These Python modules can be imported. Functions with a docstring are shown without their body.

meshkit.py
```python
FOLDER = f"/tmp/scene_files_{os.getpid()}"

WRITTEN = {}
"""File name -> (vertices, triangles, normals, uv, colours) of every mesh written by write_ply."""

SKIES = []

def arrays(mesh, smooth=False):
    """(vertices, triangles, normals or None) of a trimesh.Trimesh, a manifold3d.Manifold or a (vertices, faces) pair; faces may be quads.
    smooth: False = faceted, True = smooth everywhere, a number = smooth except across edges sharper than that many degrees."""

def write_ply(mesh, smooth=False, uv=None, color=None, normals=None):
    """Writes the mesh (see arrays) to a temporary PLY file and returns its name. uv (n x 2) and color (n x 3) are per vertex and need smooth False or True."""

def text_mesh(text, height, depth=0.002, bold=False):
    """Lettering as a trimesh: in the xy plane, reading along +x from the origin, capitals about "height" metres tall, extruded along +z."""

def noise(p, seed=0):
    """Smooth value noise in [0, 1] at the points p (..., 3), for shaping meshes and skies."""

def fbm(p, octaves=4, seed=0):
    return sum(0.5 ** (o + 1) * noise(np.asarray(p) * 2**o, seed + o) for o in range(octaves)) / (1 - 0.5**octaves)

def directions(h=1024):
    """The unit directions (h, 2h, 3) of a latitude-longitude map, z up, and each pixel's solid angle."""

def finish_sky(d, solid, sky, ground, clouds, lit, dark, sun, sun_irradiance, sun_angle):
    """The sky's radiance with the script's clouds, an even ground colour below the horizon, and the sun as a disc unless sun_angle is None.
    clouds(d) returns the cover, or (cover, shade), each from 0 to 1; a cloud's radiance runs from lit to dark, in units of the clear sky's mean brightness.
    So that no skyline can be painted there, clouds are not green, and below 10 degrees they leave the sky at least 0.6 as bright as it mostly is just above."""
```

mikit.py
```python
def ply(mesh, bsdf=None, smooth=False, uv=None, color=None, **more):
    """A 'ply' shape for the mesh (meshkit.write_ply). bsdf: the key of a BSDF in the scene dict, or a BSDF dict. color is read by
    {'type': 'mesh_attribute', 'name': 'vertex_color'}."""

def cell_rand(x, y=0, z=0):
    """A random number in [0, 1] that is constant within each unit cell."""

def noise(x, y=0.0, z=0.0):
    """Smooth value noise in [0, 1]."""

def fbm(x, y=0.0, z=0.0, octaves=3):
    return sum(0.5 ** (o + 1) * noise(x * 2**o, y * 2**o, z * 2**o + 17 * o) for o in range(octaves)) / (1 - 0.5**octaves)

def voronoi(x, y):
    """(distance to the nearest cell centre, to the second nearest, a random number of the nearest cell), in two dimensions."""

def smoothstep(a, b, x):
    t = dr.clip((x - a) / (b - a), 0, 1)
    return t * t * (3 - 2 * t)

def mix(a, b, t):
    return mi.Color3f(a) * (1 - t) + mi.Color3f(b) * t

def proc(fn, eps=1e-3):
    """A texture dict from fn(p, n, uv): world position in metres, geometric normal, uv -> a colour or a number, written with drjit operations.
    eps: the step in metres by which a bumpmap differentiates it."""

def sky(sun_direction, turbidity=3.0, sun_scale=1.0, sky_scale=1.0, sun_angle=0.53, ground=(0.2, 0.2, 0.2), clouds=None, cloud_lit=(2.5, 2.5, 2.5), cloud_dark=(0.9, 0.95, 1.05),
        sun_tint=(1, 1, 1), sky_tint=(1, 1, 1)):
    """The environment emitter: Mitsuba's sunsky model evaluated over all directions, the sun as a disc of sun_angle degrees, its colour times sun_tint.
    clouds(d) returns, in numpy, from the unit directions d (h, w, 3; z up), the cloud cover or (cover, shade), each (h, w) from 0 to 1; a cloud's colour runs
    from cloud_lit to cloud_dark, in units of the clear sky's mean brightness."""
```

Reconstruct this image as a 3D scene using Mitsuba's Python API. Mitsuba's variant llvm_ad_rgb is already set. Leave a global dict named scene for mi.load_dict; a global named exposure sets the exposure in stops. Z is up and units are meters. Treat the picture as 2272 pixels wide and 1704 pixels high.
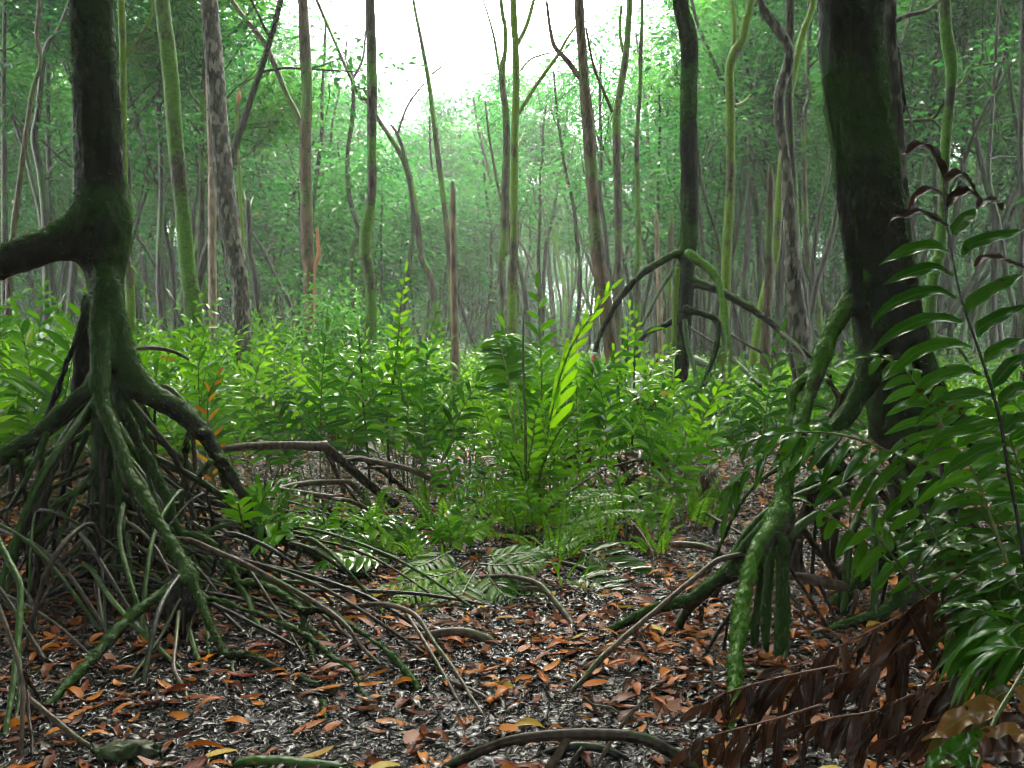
import math
import numpy as np
import drjit as dr
import mitsuba as mi
import mikit
import meshkit
from mikit import noise, fbm, smoothstep, mix, cell_rand

T = mi.ScalarTransform4f
scene, labels = {}, {}

# ------------------------------------------------------------------ camera, sky, exposure, air
EYE = np.array([0.0, 0.0, 1.3])
FOV = 54.0
F = 1136 / math.tan(math.radians(FOV / 2))          # focal length in pixels of the photograph
PITCH = math.atan(112 / F)
FWD = np.array([0, math.cos(PITCH), -math.sin(PITCH)])
UP = np.array([0, math.sin(PITCH), math.cos(PITCH)])
scene['camera'] = {'type': 'perspective', 'fov': FOV, 'fov_axis': 'x', 'near_clip': 0.05, 'far_clip': 600.0,
                   'to_world': T().look_at(origin=EYE.tolist(), target=(EYE + FWD).tolist(), up=[0, 0, 1]),
                   'medium': {'type': 'ref', 'id': 'misty_air'}}
scene['sky'] = mikit.sky((0.05, 0.62, 0.78), turbidity=4, sun_scale=0.30, sun_angle=40, sun_tint=(0.94, 1.0, 1.02), clouds=lambda d: 1.0,
                         cloud_lit=(2.55, 2.6, 2.66), ground=(0.05, 0.06, 0.04))
exposure = 5.35
HAZE = 0.0028
scene['misty_air'] = {'type': 'homogeneous', 'albedo': {'type': 'rgb', 'value': [0.92, 0.97, 0.95]},
                      'sigma_t': {'type': 'rgb', 'value': [HAZE, HAZE, HAZE]}}
scene['haze'] = {'type': 'cube', 'to_world': T().translate([0, 40, 9.0]).scale([130, 130, 11.0]),
                 'bsdf': {'type': 'null'}, 'interior': {'type': 'ref', 'id': 'misty_air'}}
labels['haze'] = {'label': 'thin pale rain mist hanging between the forest trees', 'category': 'haze', 'kind': 'stuff'}


# ------------------------------------------------------------------ helpers
def numbered(key):
    if key not in USED:
        USED.add(key)
        return key
    i = 1
    while f'{key}_{i:03d}' in USED:
        i += 1
    USED.add(f'{key}_{i:03d}')
    return f'{key}_{i:03d}'


USED = set()
COUNT = {}


def nextkey(key):
    """Like numbered() but quick for long series."""
    k = COUNT.get(key, 0)
    COUNT[key] = k + 1
    return key if k == 0 else f'{key}_{k:03d}'


def lab(key, label, cat, group=None, kind=None):
    labels[key] = {'label': label, 'category': cat}
    if group:
        labels[key]['group'] = group
    if kind:
        labels[key]['kind'] = kind
    return key


def shape(vf, bsdf, smooth=True, uv=None, normals=None):
    v, f = vf
    path = meshkit.write_ply((v, f), smooth, uv, None, normals=normals)
    return {'type': 'ply', 'filename': path, 'face_normals': meshkit.WRITTEN[path][2] is None, 'bsdf': {'type': 'ref', 'id': bsdf}}


def part(parent, name, vf, bsdf, **kw):
    key = nextkey(f'{parent}__{name}')
    scene[key] = shape(vf, bsdf, **kw)
    return key


def join(meshes):
    vs, fs, n = [], [], 0
    for v, f in meshes:
        vs.append(v)
        fs.append(np.asarray(f) + n)
        n += len(v)
    return np.vstack(vs), np.vstack(fs)


def unit(v):
    v = np.asarray(v, float)
    return v / (np.linalg.norm(v, axis=-1, keepdims=True) + 1e-12)


def ground_z(x, y):
    p = np.stack([np.asarray(x, float) * 0.9, np.asarray(y, float) * 0.9, np.zeros_like(np.asarray(x, float))], -1)
    return 0.07 * (meshkit.fbm(p, 3, 5) - 0.5)


# surveying: the photograph's points turned into places at a stated distance from the camera
ZONES = dict(A=(0, 0, 2.9105), B=(760, 0, 2.9105), C=(1512, 0, 2.9105), D=(0, 560, 2.9105), E=(760, 560, 2.9105), F=(1512, 560, 2.9105),
             G=(0, 1134, 2.9105), H=(760, 1134, 2.9105), I=(1512, 1134, 2.9105), J=(1500, 860, 2.860), K=(560, 900, 2.353), L=(0, 800, 3.687))


def survey(text, width=30.0):
    out, z = [], None
    for tok in text.split():
        if tok[0].isalpha():
            z, tok = ZONES[tok[0]], tok[1:]
        a = [float(q) for q in tok.split(',')]
        width = a[2] if len(a) > 2 else width
        out.append((z[0] + a[0] / z[2], z[1] + a[1] / z[2], width / z[2]))
    return np.array(out)


def ray(px, py):
    d = FWD + (px - 1136) / F * np.array([1.0, 0, 0]) - (py - 852) / F * UP
    return d / d[1]


def ground_distance(px, py):
    d = ray(px, py)
    return min(EYE[2] / max(-d[2], 1e-4), 60.0)


def at(px, py, y):
    return EYE + ray(px, py) * y


def line(text, d0, d1=None):
    """Points and radii in metres of a traced limb; d0, d1: distances of its two ends ('g' = where it meets the ground)."""
    p = survey(text)
    d0 = ground_distance(*p[0, :2]) if d0 == 'g' else d0
    d1 = d0 if d1 is None else ground_distance(*p[-1, :2]) if d1 == 'g' else d1
    s = np.r_[0, np.cumsum(np.linalg.norm(np.diff(p[:, :2], axis=0), axis=1))]
    d = d0 + (d1 - d0) * s / s[-1]
    return np.array([at(a, b, y) for (a, b, _), y in zip(p, d)]), p[:, 2] / 2 * d / F


def spline(P, R, step):
    """Catmull-Rom through the points, resampled about every step metres."""
    P, R = np.asarray(P, float), np.asarray(R, float)
    if len(P) == 2:
        n = max(2, int(np.linalg.norm(P[1] - P[0]) / step) + 1)
        t = np.linspace(0, 1, n)[:, None]
        return P[0] + (P[1] - P[0]) * t, R[0] + (R[1] - R[0]) * t[:, 0]
    Q = np.vstack([2 * P[0] - P[1], P, 2 * P[-1] - P[-2]])
    out, rad = [], []
    for i in range(len(P) - 1):
        n = max(1, int(round(np.linalg.norm(P[i + 1] - P[i]) / step)))
        t = np.arange(n)[:, None] / n
        a, b, c, d = Q[i:i + 4]
        out.append(0.5 * (2 * b + (c - a) * t + (2 * a - 5 * b + 4 * c - d) * t ** 2 + (3 * b - a - 3 * c + d) * t ** 3))
        rad.append(R[i] + (R[i + 1] - R[i]) * t[:, 0])
    return np.vstack(out + [P[-1:]]), np.r_[np.concatenate(rad), R[-1]]


def tube(P, R, sides=8, rough=0.08, seed=0, step=None, taper=False, freq=None):
    """A limb as a closed tube with an uneven surface."""
    P, R = spline(P, R, step or max(0.02, float(np.mean(R)) * 1.6))
    R = np.maximum(R, 0.0012)
    if taper:
        R = R * np.linspace(1, 0.55, len(R))
    t = unit(np.gradient(P, axis=0))
    a = np.zeros_like(P)
    ref = np.array([1.0, 0.1, 0.05]) if abs(t[0, 0]) < 0.8 else np.array([0.0, 0.2, 1.0])
    a[0] = unit(np.cross(t[0], np.cross(ref, t[0])))
    for i in range(1, len(P)):
        a[i] = unit(a[i - 1] - t[i] * (a[i - 1] @ t[i]))
    b = np.cross(t, a)
    ang = np.arange(sides) * 2 * np.pi / sides
    ring = np.cos(ang)[None, :, None] * a[:, None] + np.sin(ang)[None, :, None] * b[:, None]
    v = P[:, None] + ring * R[:, None, None]
    if rough:
        fr = freq or 0.45 / max(float(np.mean(R)), 0.004)
        q = v * fr
        k = (meshkit.fbm(q * [1, 1, 0.6], 3, seed) - 0.5) * 2 * rough * 1.6 + (meshkit.noise(q * 0.22, seed + 9) - 0.5) * rough * 1.6
        v = v + ring * (k * R[:, None])[..., None]
    n = len(P)
    i, j = np.meshgrid(np.arange(n - 1), np.arange(sides), indexing='ij')
    q = np.stack([i * sides + j, i * sides + (j + 1) % sides, (i + 1) * sides + (j + 1) % sides, (i + 1) * sides + j], -1).reshape(-1, 4)
    v = np.vstack([v.reshape(-1, 3), P[0] - t[0] * R[0] * 0.4, P[-1] + t[-1] * R[-1] * 0.5])
    k = np.arange(sides)
    f = np.vstack([q[:, [0, 1, 2]], q[:, [0, 2, 3]], np.stack([(k + 1) % sides, k, k * 0 + n * sides], 1),
                   np.stack([(n - 1) * sides + k, (n - 1) * sides + (k + 1) % sides, k * 0 + n * sides + 1], 1)])
    return v, f


def limb(text, d0, d1=None, sides=8, rough=0.08, seed=0, sink=0.0, **kw):
    P, R = line(text, d0, d1)
    if sink:
        e = P[-1] + unit(P[-1] - P[-2]) * sink * 0.5 + np.array([0, 0, -sink])
        P, R = np.vstack([P, e]), np.r_[R, R[-1]]
    return tube(P, R, sides, rough, seed, **kw)


# ------------------------------------------------------------------ materials
def col(*c):
    return mi.Color3f(*c)


def bark_fn(dark, light, moss, amount, fine=1.0, moss_light=None, up=0.25, patch=1.6, pale=None, pale_freq=7.0, pale_from=0.56):
    moss_light = moss_light or tuple(1.7 * m for m in moss)

    def fn(p, n, uv):
        g = fbm(p.x * 26 * fine, p.y * 26 * fine, p.z * 6 * fine, 3)
        base = mix(dark, light, smoothstep(0.25, 0.75, g))
        if pale:
            base = mix(base, pale, smoothstep(pale_from, pale_from + 0.2, fbm(p.x * pale_freq + 5, p.y * pale_freq, p.z * pale_freq * 0.35, 3)))
        m = fbm(p.x * patch + 11, p.y * patch, p.z * patch * 0.8, 3) + 0.22 * (fbm(p.x * 30, p.y * 30, p.z * 30, 2) - 0.5) + up * n.z
        m = smoothstep(1 - amount - 0.1, 1 - amount + 0.14, m)
        mc = mix(moss, moss_light, fbm(p.x * 45, p.y * 45, p.z * 45, 2))
        return mix(base, mc, m)
    return fn


def bark(name, *a, rough=0.5, spec=0.5, bump=0.006, sheen=0.0, freq=38.0, **k):
    fn = bark_fn(*a, **k)
    b = {'type': 'principled', 'base_color': mikit.proc(fn), 'roughness': rough, 'specular': spec}
    if sheen:
        b |= {'sheen': sheen, 'sheen_tint': 1.0}
    scene[name] = {'type': 'bumpmap', 'arbitrary': mikit.proc(lambda p, n, uv: fbm(p.x * freq, p.y * freq, p.z * freq * 0.45, 3), eps=0.004),
                   'scale': bump, 'bsdf': b}


bark('bark_black_moss', (0.004, 0.0035, 0.002), (0.016, 0.012, 0.007), (0.008, 0.034, 0.002), 0.50, moss_light=(0.022, 0.075, 0.003), sheen=0.1, bump=0.02, spec=0.25, rough=0.6)
bark('bark_stilt_moss', (0.005, 0.0045, 0.003), (0.020, 0.016, 0.010), (0.010, 0.042, 0.002), 0.40, moss_light=(0.03, 0.10, 0.003), bump=0.02, spec=0.12, rough=0.7)
bark('bark_root_green', (0.008, 0.007, 0.004), (0.034, 0.028, 0.014), (0.024, 0.095, 0.002), 0.50, moss_light=(0.060, 0.19, 0.004), sheen=0.2, up=0.25, patch=5, bump=0.03, spec=0.3)
bark('bark_root_moss', (0.006, 0.005, 0.003), (0.027, 0.021, 0.012), (0.011, 0.045, 0.002), 0.56, moss_light=(0.035, 0.11, 0.005), sheen=0.1, up=0.35, patch=3, bump=0.012, spec=0.4)
bark('bark_green_moss', (0.022, 0.020, 0.010), (0.070, 0.058, 0.030), (0.028, 0.115, 0.003), 0.62, moss_light=(0.10, 0.26, 0.006), sheen=0.4, bump=0.03, patch=2.6, spec=0.3)
bark('bark_bright_moss', (0.035, 0.030, 0.016), (0.110, 0.092, 0.055), (0.060, 0.130, 0.004), 0.62, moss_light=(0.17, 0.29, 0.010), sheen=0.4, patch=2.2, bump=0.025, spec=0.3)
bark('bark_mid_moss', (0.020, 0.016, 0.010), (0.065, 0.052, 0.034), (0.028, 0.095, 0.004), 0.52, moss_light=(0.085, 0.21, 0.007), sheen=0.3, patch=2.2, bump=0.025, spec=0.3)
bark('bark_grey', (0.014, 0.011, 0.008), (0.074, 0.062, 0.042), (0.03, 0.07, 0.006), 0.27, pale=(0.20, 0.175, 0.14), bump=0.035, fine=0.8, pale_freq=22, pale_from=0.46)
bark('bark_red', (0.032, 0.016, 0.006), (0.100, 0.054, 0.018), (0.045, 0.10, 0.005), 0.40, patch=1.4, pale=(0.15, 0.085, 0.038), bump=0.025)
bark('bark_brown', (0.021, 0.017, 0.007), (0.076, 0.062, 0.027), (0.055, 0.12, 0.005), 0.50, patch=1.8, bump=0.025)
bark('bark_pale', (0.12, 0.078, 0.05), (0.30, 0.215, 0.145), (0.06, 0.11, 0.008), 0.28, pale=(0.32, 0.25, 0.18), bump=0.02)
bark('bark_far', (0.010, 0.008, 0.005), (0.032, 0.025, 0.014), (0.022, 0.052, 0.005), 0.40)
bark('root_brown', (0.010, 0.007, 0.004), (0.045, 0.029, 0.017), (0.018, 0.045, 0.005), 0.24, patch=4, rough=0.45, spec=0.3, fine=2, bump=0.006)
bark('root_pale', (0.034, 0.024, 0.016), (0.120, 0.086, 0.060), (0.03, 0.055, 0.008), 0.22, patch=4, rough=0.42, spec=0.35, fine=2, bump=0.006)
bark('root_wet_black', (0.006, 0.006, 0.007), (0.026, 0.023, 0.021), (0.012, 0.028, 0.004), 0.25, patch=4, rough=0.42, spec=0.3, fine=2, bump=0.006)


def leaf(name, dark, light, rare=None, gloss=0.4, rough=0.3, trans=1.1, vary=0.8, spec=0.6, rib=None, spot=None):
    def fn(p, n, uv):
        t = 0.55 * uv.x + 0.45 * noise(p.x * vary, p.y * vary, p.z * vary)
        c = mix(dark, light, smoothstep(0.15, 0.85, t))
        if rare:
            c = mix(c, rare, smoothstep(0.988, 0.996, uv.x))
        if rib:
            c = mix(rib, c, smoothstep(0.03, 0.10, uv.y))
        if spot:
            c = mix(c, spot, smoothstep(0.66, 0.74, fbm(p.x * 55, p.y * 55, p.z * 55, 2)) * smoothstep(0.35, 0.6, noise(p.x * 9, p.y * 9, p.z * 9)))
        return c
    tex = mikit.proc(fn)
    scene[name] = {'type': 'blendbsdf', 'weight': gloss,
                   'bsdf_0': {'type': 'principledthin', 'base_color': tex, 'roughness': 0.5, 'diff_trans': trans},
                   'bsdf_1': {'type': 'twosided', 'bsdf': {'type': 'principled', 'base_color': tex, 'roughness': rough, 'specular': spec}}}


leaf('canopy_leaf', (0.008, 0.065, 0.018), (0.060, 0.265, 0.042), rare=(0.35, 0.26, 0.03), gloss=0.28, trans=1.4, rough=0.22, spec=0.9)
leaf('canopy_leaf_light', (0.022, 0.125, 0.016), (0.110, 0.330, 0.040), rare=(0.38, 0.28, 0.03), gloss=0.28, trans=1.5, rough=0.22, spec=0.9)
leaf('thicket_leaf', (0.010, 0.060, 0.016), (0.045, 0.160, 0.030), gloss=0.3, trans=1.4)
leaf('fern_leaf', (0.026, 0.130, 0.003), (0.125, 0.370, 0.005), rare=(0.32, 0.24, 0.02), gloss=0.5, rough=0.13, trans=1.5, vary=1.2, spec=1.0)
leaf('fern_leaf_young', (0.10, 0.31, 0.004), (0.24, 0.54, 0.008), gloss=0.2, rough=0.25, trans=1.4, spec=0.6)
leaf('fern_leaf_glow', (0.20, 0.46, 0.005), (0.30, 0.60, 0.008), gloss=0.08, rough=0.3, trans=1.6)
leaf('fern_leaf_dark', (0.010, 0.070, 0.004), (0.038, 0.150, 0.006), gloss=0.34, rough=0.18, trans=1.3, vary=3, spec=0.8, rib=(0.10, 0.17, 0.03), spot=(0.05, 0.025, 0.008))
leaf('fern_leaf_mid', (0.020, 0.105, 0.004), (0.070, 0.240, 0.007), gloss=0.42, rough=0.15, trans=1.5, vary=3, spec=0.9, rib=(0.12, 0.20, 0.03), spot=(0.05, 0.025, 0.008))
leaf('fern_leaf_low', (0.022, 0.115, 0.003), (0.07, 0.25, 0.006), gloss=0.3, rough=0.33, trans=1.2, vary=5, spec=0.5, rib=(0.14, 0.22, 0.04))
leaf('fern_leaf_dead', (0.022, 0.008, 0.004), (0.085, 0.033, 0.016), gloss=0.5, rough=0.32, trans=0.7, vary=7, rib=(0.12, 0.05, 0.025), spot=(0.015, 0.007, 0.004))
leaf('fern_leaf_black', (0.012, 0.006, 0.006), (0.045, 0.016, 0.010), gloss=0.6, rough=0.28, trans=0.5, vary=4)
leaf('fern_leaf_orange', (0.30, 0.10, 0.008), (0.42, 0.24, 0.012), gloss=0.3, trans=1.2, vary=6)
leaf('fern_leaf_yellow', (0.025, 0.06, 0.006), (0.23, 0.11, 0.028), gloss=0.45, rough=0.25, trans=1.0, vary=34, rib=(0.20, 0.17, 0.06), spot=(0.06, 0.025, 0.01))
leaf('moss_fuzz', (0.014, 0.062, 0.002), (0.05, 0.165, 0.004), gloss=0.05, trans=1.2, vary=2)
leaf('litter_dark', (0.005, 0.004, 0.004), (0.020, 0.015, 0.014), gloss=0.8, rough=0.27, trans=0.3, vary=3, spec=0.55)
leaf('litter_brown', (0.045, 0.010, 0.004), (0.23, 0.062, 0.014), gloss=0.4, rough=0.38, trans=0.5, vary=3, rare=(0.45, 0.26, 0.03), spec=0.4)
leaf('litter_orange', (0.34, 0.080, 0.006), (0.56, 0.19, 0.012), gloss=0.4, rough=0.38, trans=0.7, vary=4, spec=0.4)
leaf('litter_yellow', (0.42, 0.24, 0.015), (0.55, 0.40, 0.04), gloss=0.4, rough=0.38, trans=0.8, vary=4, spec=0.4)
leaf('litter_red', (0.10, 0.014, 0.008), (0.20, 0.030, 0.012), gloss=0.4, rough=0.38, trans=0.6, vary=4, spec=0.4)
leaf('litter_pink', (0.30, 0.13, 0.09), (0.46, 0.24, 0.17), gloss=0.4, rough=0.38, trans=0.6, vary=4, spec=0.4)
scene['fern_stem'] = {'type': 'principled', 'base_color': mikit.proc(lambda p, n, uv: mix((0.035, 0.06, 0.012), (0.09, 0.14, 0.02), noise(p.x * 5, p.y * 5, p.z * 5))), 'roughness': 0.35, 'specular': 0.6}
scene['fern_stem_black'] = {'type': 'principled', 'base_color': {'type': 'rgb', 'value': [0.018, 0.018, 0.012]}, 'roughness': 0.3, 'specular': 0.6}
scene['fern_stem_pale'] = {'type': 'principled', 'base_color': {'type': 'rgb', 'value': [0.17, 0.20, 0.06]}, 'roughness': 0.35, 'specular': 0.6}
scene['fern_stem_brown'] = {'type': 'principled', 'base_color': {'type': 'rgb', 'value': [0.13, 0.05, 0.022]}, 'roughness': 0.4, 'specular': 0.5}
scene['ribbon_red'] = {'type': 'twosided', 'bsdf': {'type': 'principled', 'base_color': {'type': 'rgb', 'value': [0.62, 0.03, 0.02]}, 'roughness': 0.4}}
scene['ribbon_white'] = {'type': 'twosided', 'bsdf': {'type': 'principled', 'base_color': {'type': 'rgb', 'value': [0.45, 0.45, 0.45]}, 'roughness': 0.4}}
scene['split_wood'] = {'type': 'principled', 'base_color': mikit.proc(lambda p, n, uv: mix((0.30, 0.09, 0.03), (0.50, 0.22, 0.09), fbm(p.x * 40, p.y * 40, p.z * 12))), 'roughness': 0.5}


def mud_colour(p, n, uv):
    g = fbm(p.x * 5, p.y * 5, 0.0, 4)
    return mix((0.006, 0.005, 0.005), (0.026, 0.022, 0.020), smoothstep(0.3, 0.7, g))


scene['wet_mud'] = {'type': 'bumpmap', 'arbitrary': mikit.proc(lambda p, n, uv: fbm(p.x * 24, p.y * 24, 0.0, 3), eps=0.006), 'scale': 0.012,
                    'bsdf': {'type': 'principled', 'base_color': mikit.proc(mud_colour), 'specular': 0.6,
                             'roughness': mikit.proc(lambda p, n, uv: 0.14 + 0.3 * smoothstep(0.35, 0.6, fbm(p.x * 2.2, p.y * 2.2, 3.0, 3)))}}

# ------------------------------------------------------------------ ground
gx = np.r_[-120, -70, -40, -24, -15, np.linspace(-9, 9, 140), 15, 24, 40, 70, 120]
gy = np.r_[-80, -40, -20, -8, -3, 0, np.linspace(1, 17, 130), 20, 25, 32, 42, 60, 85, 120, 165]
X, Y = np.meshgrid(gx, gy, indexing='ij')
gv = np.stack([X, Y, ground_z(X, Y)], -1).reshape(-1, 3)
i, j = np.meshgrid(np.arange(len(gx) - 1), np.arange(len(gy) - 1), indexing='ij')
a = i * len(gy) + j
q = np.stack([a, a + len(gy), a + len(gy) + 1, a + 1], -1).reshape(-1, 4)
scene['mud_ground'] = shape((gv, np.vstack([q[:, [0, 1, 2]], q[:, [0, 2, 3]]])), 'wet_mud')
lab('mud_ground', 'dark wet mud of the swamp floor under fallen leaves', 'ground', kind='structure')


# ------------------------------------------------------------------ hero trees: limbs blended into one skin, then cut into parts
def surface_net(D, org, h):
    s = D < 0
    nx, ny, nz = D.shape
    n_in = np.zeros((nx - 1, ny - 1, nz - 1), np.int8)
    for dx, dy, dz in np.ndindex(2, 2, 2):
        n_in += s[dx:nx - 1 + dx, dy:ny - 1 + dy, dz:nz - 1 + dz]
    cells = np.argwhere((n_in > 0) & (n_in < 8))
    idx = -np.ones((nx - 1, ny - 1, nz - 1), np.int64)
    idx[tuple(cells.T)] = np.arange(len(cells))
    acc, cnt = np.zeros((len(cells), 3)), np.zeros(len(cells))
    corners = list(np.ndindex(2, 2, 2))
    for c0 in corners:
        for ax in range(3):
            if c0[ax]:
                continue
            c1 = list(c0)
            c1[ax] = 1
            d0, d1 = D[tuple((cells + c0).T)], D[tuple((cells + c1).T)]
            cross = (d0 < 0) != (d1 < 0)
            t = np.where(cross, d0 / np.where(cross, d0 - d1, 1), 0)
            p = np.tile(np.array(c0, float), (len(cells), 1))
            p[:, ax] += t
            acc += p * cross[:, None]
            cnt += cross
    v = org + (cells + acc / cnt[:, None]) * h
    faces = []
    for ax in range(3):
        o1, o2 = [k for k in range(3) if k != ax]
        lo, hi = [slice(None)] * 3, [slice(None)] * 3
        lo[ax], hi[ax] = slice(0, -1), slice(1, None)
        e = np.argwhere(s[tuple(lo)] != s[tuple(hi)])
        e = e[(e[:, o1] > 0) & (e[:, o2] > 0) & (e[:, o1] < D.shape[o1] - 1) & (e[:, o2] < D.shape[o2] - 1)]
        inside = s[tuple(e.T)]
        quad = []
        for a1, a2 in ((1, 1), (0, 1), (0, 0), (1, 0)):
            c = e.copy()
            c[:, o1] -= a1
            c[:, o2] -= a2
            quad.append(idx[tuple(c.T)])
        quad = np.stack(quad, 1)
        flip = inside if ax != 1 else ~inside
        quad[~flip] = quad[~flip][:, ::-1]
        faces.append(quad)
    q = np.vstack(faces)
    return v, np.vstack([q[:, [0, 1, 2]], q[:, [0, 2, 3]]])


def blend(chains, h, bump=0.010, seed=0):
    """chains: (name, points, radii, k). Smoothly united, then cut: returns {name: (v, f, n)} and the whole skin (v, n)."""
    dense = [(nm, *spline(P, R, 0.05), k) for nm, P, R, k in chains]
    lo = np.min([(P - R[:, None]).min(0) for _, P, R, _ in dense], 0) - 0.12
    hi = np.max([(P + R[:, None]).max(0) for _, P, R, _ in dense], 0) + 0.12
    shp = np.ceil((hi - lo) / h).astype(int) + 1
    D = np.full(shp, 1.0, np.float32)
    near = np.full(shp, 9.0, np.float32)
    who = np.zeros(shp, np.int16)
    for ci, (_, P, R, k) in enumerate(dense):
        mine, pad = None, k + 0.10
        b0 = np.maximum(((P - R[:, None]).min(0) - pad - lo) / h, 0).astype(int)
        b1 = np.minimum(((P + R[:, None]).max(0) + pad - lo) / h + 2, shp).astype(int)
        C = np.full(b1 - b0, 1.0, np.float32)
        for s in range(len(P) - 1):
            p, q2, r0, r1 = P[s], P[s + 1], R[s], R[s + 1]
            m = max(r0, r1) + pad
            c0 = np.maximum(((np.minimum(p, q2) - m - lo) / h).astype(int), b0)
            c1 = np.minimum(((np.maximum(p, q2) + m - lo) / h).astype(int) + 2, b1)
            if (c1 <= c0).any():
                continue
            ax = [(np.arange(c0[t], c1[t]) * h + lo[t] - p[t]).astype(np.float32) for t in range(3)]
            d = q2 - p
            L2 = d @ d + 1e-9
            x, y, z = ax[0][:, None, None], ax[1][None, :, None], ax[2][None, None, :]
            t = np.clip((x * d[0] + y * d[1] + z * d[2]) / L2, 0, 1)
            dist = np.sqrt((x - t * d[0]) ** 2 + (y - t * d[1]) ** 2 + (z - t * d[2]) ** 2) - (r0 + (r1 - r0) * t)
            sl = tuple(slice(c0[t2] - b0[t2], c1[t2] - b0[t2]) for t2 in range(3))
            C[sl] = np.minimum(C[sl], dist)
        sl = tuple(slice(b0[t], b1[t]) for t in range(3))
        A = D[sl]
        hh = np.clip(0.5 + 0.5 * (C - A) / k, 0, 1)
        D[sl] = C * (1 - hh) + A * hh - k * hh * (1 - hh)
        m = C < near[sl]
        near[sl] = np.where(m, C, near[sl])
        who[sl] = np.where(m, ci, who[sl])
    v, f = surface_net(D, lo, h)
    vi = np.clip(((v - lo) / h).round().astype(int), 0, shp - 1)
    vwho = who[tuple(vi.T)]
    for _ in range(2):                                   # relax the net a little
        nb, cn = np.zeros_like(v), np.zeros(len(v))
        for a0, a1 in ((0, 1), (1, 2), (2, 0)):
            np.add.at(nb, f[:, a0], v[f[:, a1]])
            np.add.at(cn, f[:, a0], 1)
        v = 0.6 * v + 0.4 * nb / np.maximum(cn, 1)[:, None]
    _, _, n = meshkit.arrays((v, f), True)
    disp = bump * (2 * meshkit.fbm(v * [9, 9, 5], 4, seed) - 1) + bump * 0.9 * (2 * meshkit.fbm(v * [24, 24, 6], 2, seed + 5) - 1)
    v = v + n * disp[:, None]
    _, _, n = meshkit.arrays((v, f), True)
    names = [c[0] for c in dense]
    fw = vwho[f]
    fw = np.where(fw[:, 1] == fw[:, 2], fw[:, 1], fw[:, 0])
    out = []
    for ci, nm in enumerate(names):
        sel = f[fw == ci]
        if len(sel) > 20:
            u, inv = np.unique(sel, return_inverse=True)
            out.append((nm, v[u], inv.reshape(-1, 3), n[u]))
    return out, (v, f, n)


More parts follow.
